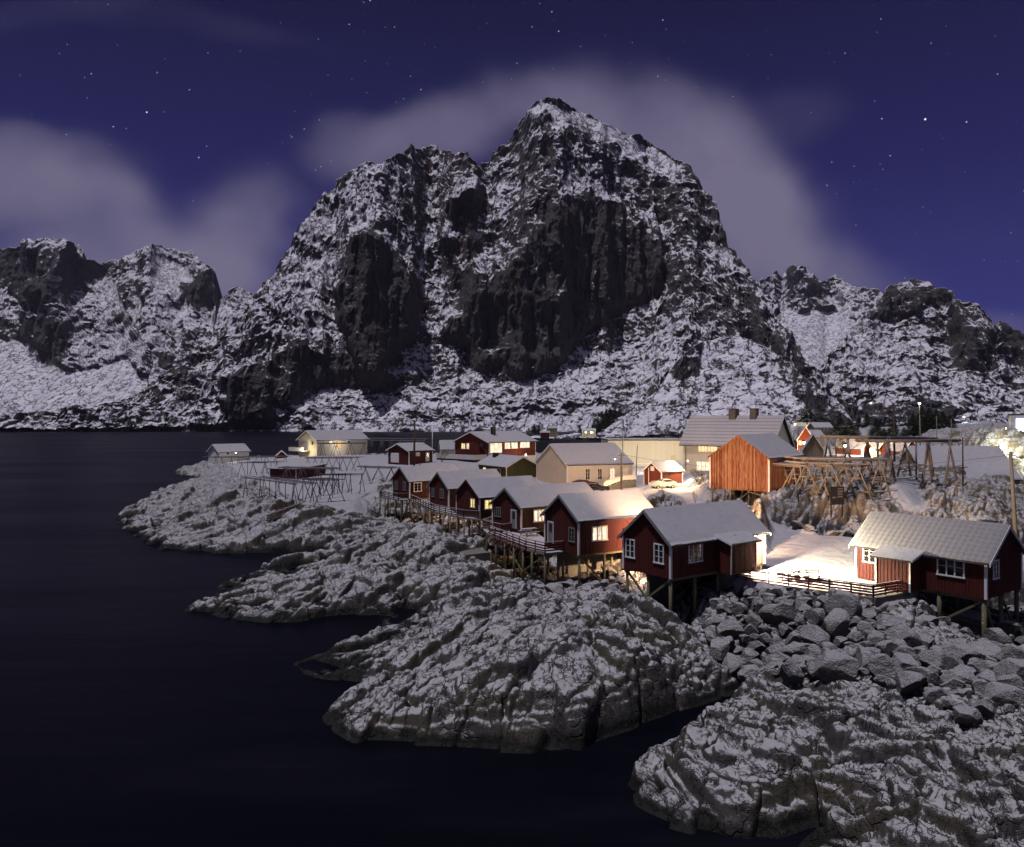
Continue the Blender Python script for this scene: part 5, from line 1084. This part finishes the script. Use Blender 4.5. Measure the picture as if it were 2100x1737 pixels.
# ------------------------------------------------------------------ cars
def car(label, px, py, d, rz, mat, Lc=4.4, Wc=1.8, Hc=1.55, snow=True):
    x, y, _ = at_d(px, py, d); z = TZ(x, y, False) + .02; t = empty('parked_car', (x, y, z), rz, label, 'car')
    prof = [(-.5, .30), (-.5, .62), (-.44, .72), (-.30, .76), (-.18, .80), (-.05, 1.0), (.22, 1.0), (.38, .86), (.48, .76), (.5, .60), (.5, .30)]
    V = []; Fc = []; n = len(prof)
    for sy in (-1, -.86, .86, 1):
        for (a, h_) in prof:
            inner = abs(sy) > .9; hh = h_ * Hc; k = .78 if h_ > .8 and inner else 1
            V.append((a * Lc * (1 if not inner else .985), sy * Wc / 2 * (k if inner else 1) , hh - (.06 if inner and h_ > .7 else 0)))
    for i in range(3):
        for j in range(n - 1): a = i * n + j; Fc.append((a, a + 1, a + n + 1, a + n))
    Fc.append(tuple(range(n))); Fc.append(tuple(reversed(range(3 * n, 4 * n))))
    me = bpy.data.meshes.new('body'); me.from_pydata(V, [], Fc); me.materials.append(mat); o = bpy.data.objects.new('body', me); COL.objects.link(o); o.parent = t
    bv = o.modifiers.new('b', 'BEVEL'); bv.width = .05; bv.segments = 2
    for sy in (-1, 1):
        y0 = sy * Wc / 2 * .885
        m = MB(); m.hexa([(-.15 * Lc, y0, .80 * Hc), (.36 * Lc, y0, .80 * Hc), (.36 * Lc, y0 + sy * .06, .80 * Hc), (-.15 * Lc, y0 + sy * .06, .80 * Hc)], [(-.05 * Lc, y0 - sy * .1, .95 * Hc), (.22 * Lc, y0 - sy * .1, .95 * Hc), (.22 * Lc, y0 - sy * .04, .95 * Hc), (-.05 * Lc, y0 - sy * .04, .95 * Hc)]); m.build('side_window', M['glass'], t)
        for ax in (-.32, .31):
            w = MB().tube((ax * Lc, sy * (Wc / 2 - .2), .33), (ax * Lc, sy * (Wc / 2 + .02), .33), .33, .33, 16).build('wheel', M['rubber'], t, True); MB().tube((ax * Lc, sy * (Wc / 2 + .015), .33), (ax * Lc, sy * (Wc / 2 + .035), .33), .2, .18, 12).build('rim', M['chrome'], w)
        MB().box(-.5 * Lc - .01, -.5 * Lc + .04, sy * .6 - .16, sy * .6 + .16, .55 * Hc * .8, .62 * Hc).build('headlight', M['white'], t); MB().box(.5 * Lc - .04, .5 * Lc + .01, sy * .65 - .12, sy * .65 + .12, .5 * Hc, .6 * Hc).build('tail_light', M['redrail'], t)
    MB().hexa([(-.17 * Lc, -.72, .815 * Hc), (-.15 * Lc, -.72, .80 * Hc), (-.15 * Lc, .72, .80 * Hc), (-.17 * Lc, .72, .815 * Hc)], [(-.07 * Lc, -.62, .985 * Hc), (-.05 * Lc, -.62, .96 * Hc), (-.05 * Lc, .62, .96 * Hc), (-.07 * Lc, .62, .985 * Hc)]).build('windscreen', M['glass'], t)
    if snow: MB().box(-.04 * Lc, .21 * Lc, -.6, .6, Hc + .004, Hc + .06).box(-.42 * Lc, -.2 * Lc, -.7, .7, .755 * Hc, .80 * Hc).build('snow_layer', M['snow'], t)
    return t
car('black car parked nose right in front of the long cream building', 595.5, 489.5, 131, R(188), M['carblack'], snow=False)
car('snow-covered red car behind the black car', 585, 484.5, 138, R(185), M['redrail'])
car('silver car with snow on its bonnet parked beside the boathouse', 663, 486.5, 131, R(18), M['carsilver'])

# ------------------------------------------------------------------ trees
def conifer_mesh(seed, h=1.0, n=1500, wid=.24):
    rg = np.random.RandomState(seed); V = []; Q = []
    for i in range(n):
        f = rg.rand() ** .8; z = .06 + .94 * f; tier = (z * 11) % 1; rad = wid * (1 - f) ** .85 * (.62 + .42 * tier) * rg.uniform(.35, 1.08); a = rg.rand() * 6.283
        a += .5 * math.sin(z * 9); x, y = rad * math.cos(a), rad * math.sin(a); s = .045 * (1.25 - f) * rg.uniform(.6, 1.3)
        dx, dy = math.cos(a) * s * 1.5, math.sin(a) * s * 1.5; tx, ty = -math.sin(a) * s * .5, math.cos(a) * s * .5; k = len(V); dr = -.25 * s
        V += [(x - dx * .4, y - dy * .4, z + .3 * s), (x + tx, y + ty, z - .1 * s), (x + dx, y + dy, z + dr), (x - tx, y - ty, z - .1 * s)]; Q.append((k, k + 1, k + 2, k + 3))
    return V, Q
CONI = []
for sd_ in range(4):
    V, Q = conifer_mesh(sd_ + 3, n=1500 + 200 * sd_, wid=.22 + .03 * sd_); me = bpy.data.meshes.new('crown'); me.from_pydata(V, [], Q); me.materials.append(M['needle']); CONI.append(me)
tm = MB().tube((0, 0, -.03), (0, 0, .9), .016, .003, 6); TR = bpy.data.meshes.new('trunk'); TR.from_pydata(tm.v, [], tm.f); TR.materials.append(M['bark'])
def conifer(label, px, pyb, d, hpx, k=0, wide=1.0, group='dark conifers behind the village'):
    x, y, z = at_d(px, pyb, d); h_ = hpx * d / F; t = empty('conifer', (x, y, z - .3), px * 1.3, label, 'tree', group)
    for nm, me in (('trunk', TR), ('crown', CONI[k % 4])): o = bpy.data.objects.new(nm, me); COL.objects.link(o); o.parent = t; o.scale = (h_ * wide, h_ * wide, h_)
con = [(807, 420, 330, 17, 1.7, 'broad dark conifer under the foothill above the village'), (866.8, 423, 300, 11, 1.1, 'small conifer on the snowy knoll, taller of the close pair'), (859, 424, 300, 8, 1.1, 'smallest conifer on the snowy knoll'),
       (876, 437, 250, 19, 1.2, 'conifer left of the crossarm pole'), (893, 438, 245, 24, 1.1, 'conifer directly behind the crossarm pole'), (913, 438, 250, 25, 1.1, 'conifer left of the tall pale mast'), (904, 441, 240, 14, 1.3, 'low bushy conifer between two taller ones'),
       (840, 436, 210, 20, 1.4, 'dark dense conifer above the wooden hut, left one'), (849, 437, 212, 19, 1.3, 'dark dense conifer above the wooden hut, right one'), (856, 438, 240, 14, 1.4, 'low brownish conifer right of the dense pair'),
       (922, 436, 270, 30, 1.1, 'tallest conifer of the dark clump right of the mast'), (929, 435, 268, 27, 1.2, 'second conifer of the dark clump right of the mast'), (936, 434, 272, 25, 1.2, 'third conifer of the dark clump right of the mast'), (943, 430, 280, 19, 1.3, 'outermost right conifer of the dark clump'), (950, 426, 290, 12, 1.4, 'low conifer at the right foot of the dark clump'), (884, 440, 240, 12, 1.5, 'low bushy conifer under the crossarm pole')]
for i, (px, pb, d, hp, w, lb) in enumerate(con): conifer(lb, px, pb + 3, d, hp + 4, i, w * 1.35)
for i, (px, pb, hp) in enumerate([(534.5, 433, 11), (539, 433, 11), (549, 431, 9), (594, 433, 15), (598, 431, 17), (602, 429, 19), (606, 426, 19), (610, 423, 17), (615, 419, 15), (620, 415, 13), (580, 432, 9)]):
    conifer('small dark conifer in the row on the far shore below the foothill', px, pb + 1, 590, hp, i, 1.2, 'row of conifers on the far shore')
def bare_mesh(seed, depth=6, spread=.5, lean=0, multi=1, taper=.72, bush=False):
    rg = random.Random(seed); m = MB()
    def br(p, d, l, r, k):
        q = p + d * l; m.tube(p, q, r, r * .68, 5 if k < depth - 1 else 6, False)
        if k <= 0: return
        for i in range(rg.choice((2, 3)) if k > 1 else 3):
            a = Vector((rg.gauss(0, 1), rg.gauss(0, 1), rg.gauss(.25, .6))).normalized(); nd = (d + a * spread * (1.25 if i else .7)).normalized()
            br(p.lerp(q, rg.uniform(.55, 1)), nd, l * rg.uniform(.6, .85) * (1.05 if k > 3 else 1), r * .62, k - 1)
    for i in range(multi):
        a = i * 6.28 / multi; d = Vector((math.cos(a) * (.55 if multi > 1 else 0), math.sin(a) * (.55 if multi > 1 else 0), 1)).normalized(); br(Vector((0, 0, -.02)), d, .24 if not bush else .3, .018 if not bush else .010, depth)
    me = bpy.data.meshes.new('branches'); me.from_pydata(m.v, [], m.f); me.materials.append(M['twig']); return me
BM = [bare_mesh(1), bare_mesh(2, 6, .55), bare_mesh(5, 5, .6, multi=5, bush=True), bare_mesh(8, 5, .45, multi=7, bush=True)]
def bare(name, label, px, pyb, d, hpx, k, cat='tree', wide=1.0, onground=True):
    x, y, z = at_d(px, pyb, d); h_ = hpx * d / F
    if onground: z = TZ(x, y, False) - .1
    t = empty(name, (x, y, z), px, label, cat); o = bpy.data.objects.new('branches', BM[k]); COL.objects.link(o); o.parent = t; o.scale = (h_ * wide, h_ * wide, h_)
    if k < 2: q = MB().tube((0, 0, -.3), (0, 0, h_ * .16), .024 * h_, .017 * h_, 7).build('trunk', M['bark'], t, True)
bare('bare_tree', 'tall bare tree lit yellow right of the tall cream house', 793, 450, 170, 34, 0, wide=1.0, onground=False)
bare('bare_tree', 'dark bare many-branched tree in front of the village lights', 836, 460, 130, 34, 1, wide=1.2, onground=False)
bare('bush', 'dark bush growing against the dense conifers above the hut', 846, 459, 132, 26, 2, 'bush', onground=False)
bare('bush', 'round brown bush at the corner of the tall cream house', 697, 482, 112, 17, 3, 'bush', 1.0, False)
bare('bush', 'second brown bush nearer the barn corner', 704, 482, 110, 14, 2, 'bush', 1.1, False)
bare('bare_tree', 'slender lamp-lit sapling in front of the barn', 696, 506, 98, 32, 0, wide=.5)
bare('bush', 'large bare shrub on the snowy slope above the tiled cabin roof', 923.5, 508, 80, 24, 2, 'bush', 1.0)
bare('bush', 'small bare shrub in front of the big plain snowy roof', 971, 474, 96, 15, 2, 'bush')
bare('bush', 'thin bare shrub beside the rack tower', 957, 466, 98, 12, 3, 'bush', 1.0)
bare('bush', 'reddish bare bush left of the large red house', 442, 463.5, 178, 17, 3, 'bush', .9)
bare('bush', 'bare little tree between the garage window and its door', 421.5, 464, 165, 9, 2, 'bush')
bare('bush', 'low dark scrub left of the big rock outcrops right of the slope', 940, 494, 86, 8, 3, 'bush', 1.6)
bare('bush', 'low round shrub on the snowy mound by the pale stake', 950, 437, 170, 5, 3, 'bush', 1.5, False)
bare('bush', 'sparse shrub growing by the fence corner of the bright yard', 861, 590, 56.5, 14, 2, 'bush', .8)
bare('bush', 'scrub along the foot of the barn mound by the road', 712, 500, 97, 11, 3, 'bush', 1.3)
bare('bush', 'grassy shrub at the roadside just behind the nearest cabin roof', 651, 507, 92, 8, 3, 'bush', .6)

# ------------------------------------------------------------------ boulders of the rip-rap
def boulder_mesh(seed):
    rg = np.random.RandomState(seed); bm = bmesh.new(); bmesh.ops.create_icosphere(bm, subdivisions=4, radius=1)
    pl = []
    for i in range(13): n = rg.randn(3); n /= np.linalg.norm(n); pl.append((n, rg.uniform(.48, .86)))
    V = np.array([v.co[:] for v in bm.verts])
    for n, d in pl: k = V @ n - d; V = V - np.outer(np.maximum(k, 0), n)
    V *= np.array([rg.uniform(.9, 1.35), rg.uniform(.75, 1.05), rg.uniform(.6, .95)])
    V += V / np.linalg.norm(V, axis=1)[:, None] * (fbm3(V[:, 0] * 3 + seed, V[:, 1] * 3, V[:, 2] * 3, 4, seed) * .05)[:, None]
    for v, c in zip(bm.verts, V): v.co = c
    me = bpy.data.meshes.new('boulder'); bm.to_mesh(me); bm.free(); me.materials.append(M['boulder']); return me
def mat_boulder():
    m = NT('boulder_rock'); g = m.n('ShaderNodeNewGeometry'); p = m.pos(); n1 = m.noise(p, 1.8, 6, .62); n2 = m.noise(p, 9, 5, .65)
    nor = m.bump(m.m('ADD', n1, m.m('MULTIPLY', n2, .5)), .22, .9); oi = m.n('ShaderNodeObjectInfo').outputs['Random']
    rock = m.mix(n1, (.018, .017, .016), (.075, .072, .066)); rock = m.mix(m.m('MULTIPLY', oi, .5), rock, (.11, .10, .085))
    z = m.n('ShaderNodeSeparateXYZ'); m.l(nor, z.inputs[0])
    s = m.step(m.m('ADD', z.outputs[2], m.m('MULTIPLY', m.m('SUBTRACT', n2, .5), .5)), .50, .86)
    m.base(m.mix(m.m('MULTIPLY', s, .8), rock, m.mix(n2, (.30, .295, .30), (.52, .51, .53))), .85, nor, .25); return m.mat
M['boulder'] = mat_boulder()
BLD = [boulder_mesh(i + 20) for i in range(12)]
RIP = [[(1445, 1215), (1500, 1188), (1870, 1232), (1990, 1215), (2105, 1225), (2105, 1500), (1990, 1530), (1880, 1460), (1760, 1410), (1640, 1400), (1560, 1370), (1500, 1330), (1450, 1290)],
       [(1080, 1150), (1240, 1130), (1300, 1190), (1380, 1220), (1350, 1262), (1270, 1225), (1130, 1210)]]
rg = random.Random(3); placed = []; big = []
polys = [np.array([at_z(x * K, y * K, 2.4)[:2] for x, y in p]) for p in RIP]
cand = []
for s_ in (1.6, 1.2, .9, .66, .48, .34):
    for _ in range({1.6: 300, 1.2: 700, .9: 1400, .66: 2500, .48: 3500, .34: 4500}[s_]):
        k = 0 if rg.random() < .86 else 1; P_ = polys[k]; x = rg.uniform(P_[:, 0].min(), P_[:, 0].max()); y = rg.uniform(P_[:, 1].min(), P_[:, 1].max()); cand.append((x, y, s_, k))
cx = np.array([c[0] for c in cand]); cy = np.array([c[1] for c in cand]); ins = [sdist(cx, cy, p) for p in polys]; cz = terrain(cx, cy, False)[0]; pad_ = sdist(cx, cy, PAD)
cnt = {1.6: 0, 1.2: 0, .9: 0, .66: 0, .48: 0, .34: 0}; LIM = {1.6: 5, 1.2: 20, .9: 62, .66: 150, .48: 220, .34: 420}
for i, (x, y, s_, k) in enumerate(cand):
    if ins[k][i] < 0 or cnt[s_] >= LIM[s_]: continue
    if any((x - a) ** 2 + (y - b) ** 2 < ((s_ + r_) * (.74 if s_ > .4 else .66)) ** 2 for a, b, r_, _ in placed): continue
    if topx(x, y, cz[i])[0] > 1050 or pad_[i] > -.6: continue
    if pad_[i] > -2.6 and s_ > .7: continue
    if pad_[i] > -1.3 and s_ > .5: continue
    placed.append((x, y, s_, i)); cnt[s_] += 1
placed.sort(key=lambda q: -q[2]); GB_ = 'boulders of the rip-rap slope'
for j, (x, y, s_, i) in enumerate(placed):
    if j < 296:
        o = bpy.data.objects.new('boulder', BLD[j % 12]); COL.objects.link(o); s2 = s_ * rg.uniform(.85, 1.1)
        o.location = (x, y, cz[i] + s2 * .28 + (.12 if pad_[i] < -3 else -.1)); o.scale = (s2, s2, s2 * rg.uniform(.85, 1.05)); o.rotation_euler = (rg.uniform(-.5, .5), rg.uniform(-.5, .5), rg.uniform(0, 6.28))
        tag(o, 'angular grey boulder, one of many piled on the bank below the yard fence and cabins', 'boulder', GB_)
rest = placed[296:]
if rest:
    Vs, Qs, off = [], [], 0
    me = BLD[3]; bv = np.array([v.co[:] for v in me.vertices]); bf = np.array([p.vertices[:] for p in me.polygons])
    for x, y, s_, i in rest:
        a = rg.uniform(0, 6.28); ca, sa = math.cos(a), math.sin(a); v = bv * s_; v = np.stack([v[:, 0] * ca - v[:, 1] * sa + x, v[:, 0] * sa + v[:, 1] * ca + y, v[:, 2] + cz[i] + s_ * .4], 1); Vs.append(v); Qs.append(bf + off); off += len(bv)
    o = np_mesh('small_stones', np.concatenate(Vs), np.concatenate(Qs), M['boulder'], False); tag(o, 'small stones filling the gaps between the boulders', 'stones', kind='stuff')

# ------------------------------------------------------------------ the other lamps
lampat(*R1_(878, 342), 227, 260, COOL, 'bright white lamp on the wall of the white boathouse on the islet', .25, 'bulbwhite', 'wall_lamp')
p = WH.world(-WH.L / 2 - 3.4, -2, 1.6); lamp(p, 900, (1, .85, .45), .1, label='yellow lamp under the balcony of the white house', name='wall_lamp')
p = WH.world(-2, -WH.W / 2 - 2.5, 3.2); lamp(p, 500, COOL, .08, label='pale lamp lighting the long wall of the white house', name='wall_lamp')
p = RH.world(1.0, -RH.W / 2 - 3.5, 1.0); lamp(p, 700, WARM, .2, 'bulbwhite', 'bright lamp behind the green roof by the large red house', 'street_lamp')
lampat(615, 459, 130, 4500, AMB, 'street lamp over the road beside the long cream building', .15)
lampat(668, 462, 168, 15000, (1, .84, .58), 'strong lamp behind the boathouse roof lighting the warehouse wall', .2)
lampat(678, 470, 128, 3500, AMB, 'lamp by the silver car lighting the tall cream house', .1)

for (px, py, d, pw, c_, lb) in [(804, 443, 222, 1700, AMB, 'lamp in front of the orange-lit red gable'), (815.5, 440.5, 200, 1700, WARM, 'bright lamp above the wooden hut roof'), (867.5, 449.5, 196, 1600, (1, .74, .42), 'brightest lamp of the village, in front of a red cabin gable'),
     (893.5, 438.5, 190, 900, WARM, 'lamp seen between the rack beams beside the crossarm pole'), (901, 450, 188, 500, AMB, 'small lamp on a village cabin behind the racks'), (918, 452, 185, 500, AMB, 'amber lamp on the lit terrace of a village cabin'), (845, 446, 190, 1300, AMB, 'lamp behind the dark bare tree'),
     (812, 427, 370, 4500, (1, .9, .6), 'white lamp between the white houses below the foothill'), (795, 424, 350, 5000, (1, .9, .6), 'lamp lighting the snow at the foot of the foothill'), (786, 432, 250, 1600, (1, .85, .5), 'lamp behind the tall cream house lighting the bare tree'), (854, 437, 250, 900, WARM, 'lamp on the pale house above the cabins'),
     (591, 432.5, 535, 2600, COOL, 'bright lamp on the hut across the water'), (871, 403, 600, 300, (.6, .75, 1), 'bluish lamp high on the distant snowy slope'), (964, 417, 330, 400, (.5, .6, 1), 'small bluish lamp beyond the conifers'), (919.5, 403.6, 134.6, 8, COOL, 'lamp on top of the tall pale mast')]:
    lampat(px, py, d, pw * 6, c_, lb, (.55 if pw > 1200 else .3) if d < 300 else .5, 'bulbwhite' if pw > 1500 else 'bulb')
lampat(1019, 430, 132, 5200, (.95, 1, .78), 'floodlight of the shop on the right edge', .2, 'bulbwhite', 'floodlight')
lampat(1006, 428.5, 128, 1500, (.95, 1, .70), 'greenish floodlight on the snowy rock mound by the shop', .1, 'bulbwhite', 'floodlight')
p = C3.world(2, -C3.W / 2 - .6, -1.2); lamp(p, 160, (1, .8, .4), .06, label='small yellow lamp under the walkway by the yellow-lit cabin')
p = C1.world(3, -C1.W / 2 - 2.0, 2.0); lamp(p, 2400, AMB, .06, label='small amber lamp between the end cabin and its neighbour')
p = C2.world(5, -C2.W / 2 - 2.2, 1.9); lamp(p, 2400, AMB, .06, label='small amber lamp between the unlit cabin and the yellow-lit cabin')
p = C4.world(6.5, -C4.W / 2 - 2.6, 2.1); lamp(p, 6000, AMB, .06, label='amber lamp between the picnic deck cabins')

# loose blocks at the foot of the brown cliff
rg = random.Random(21)
for i in range(22):
    px = 795 + rg.random() * 75; d = 83 + rg.random() * 3.4; x = (px - 512) / F * d; s2 = rg.uniform(.35, .95); z = TZ(x, d, False)
    o = bpy.data.objects.new('boulder', BLD[(i * 5) % 12]); COL.objects.link(o); o.location = (x, d, z + s2 * .25); o.scale = (s2, s2, s2 * .9); o.rotation_euler = (rg.uniform(-.5, .5), rg.uniform(-.5, .5), rg.uniform(0, 6.28))
    tag(o, 'lamp-lit block of rock lying at the foot of the brown cliff beside the road', 'boulder', 'blocks at the foot of the cliff')

lampat(688, 461, 139, 5000, (1, .80, .52), 'unseen lamp added to brighten the front of the tall cream house', .1, name='wall_lamp')  # added fill light hanging before the house, only there to brighten its wall
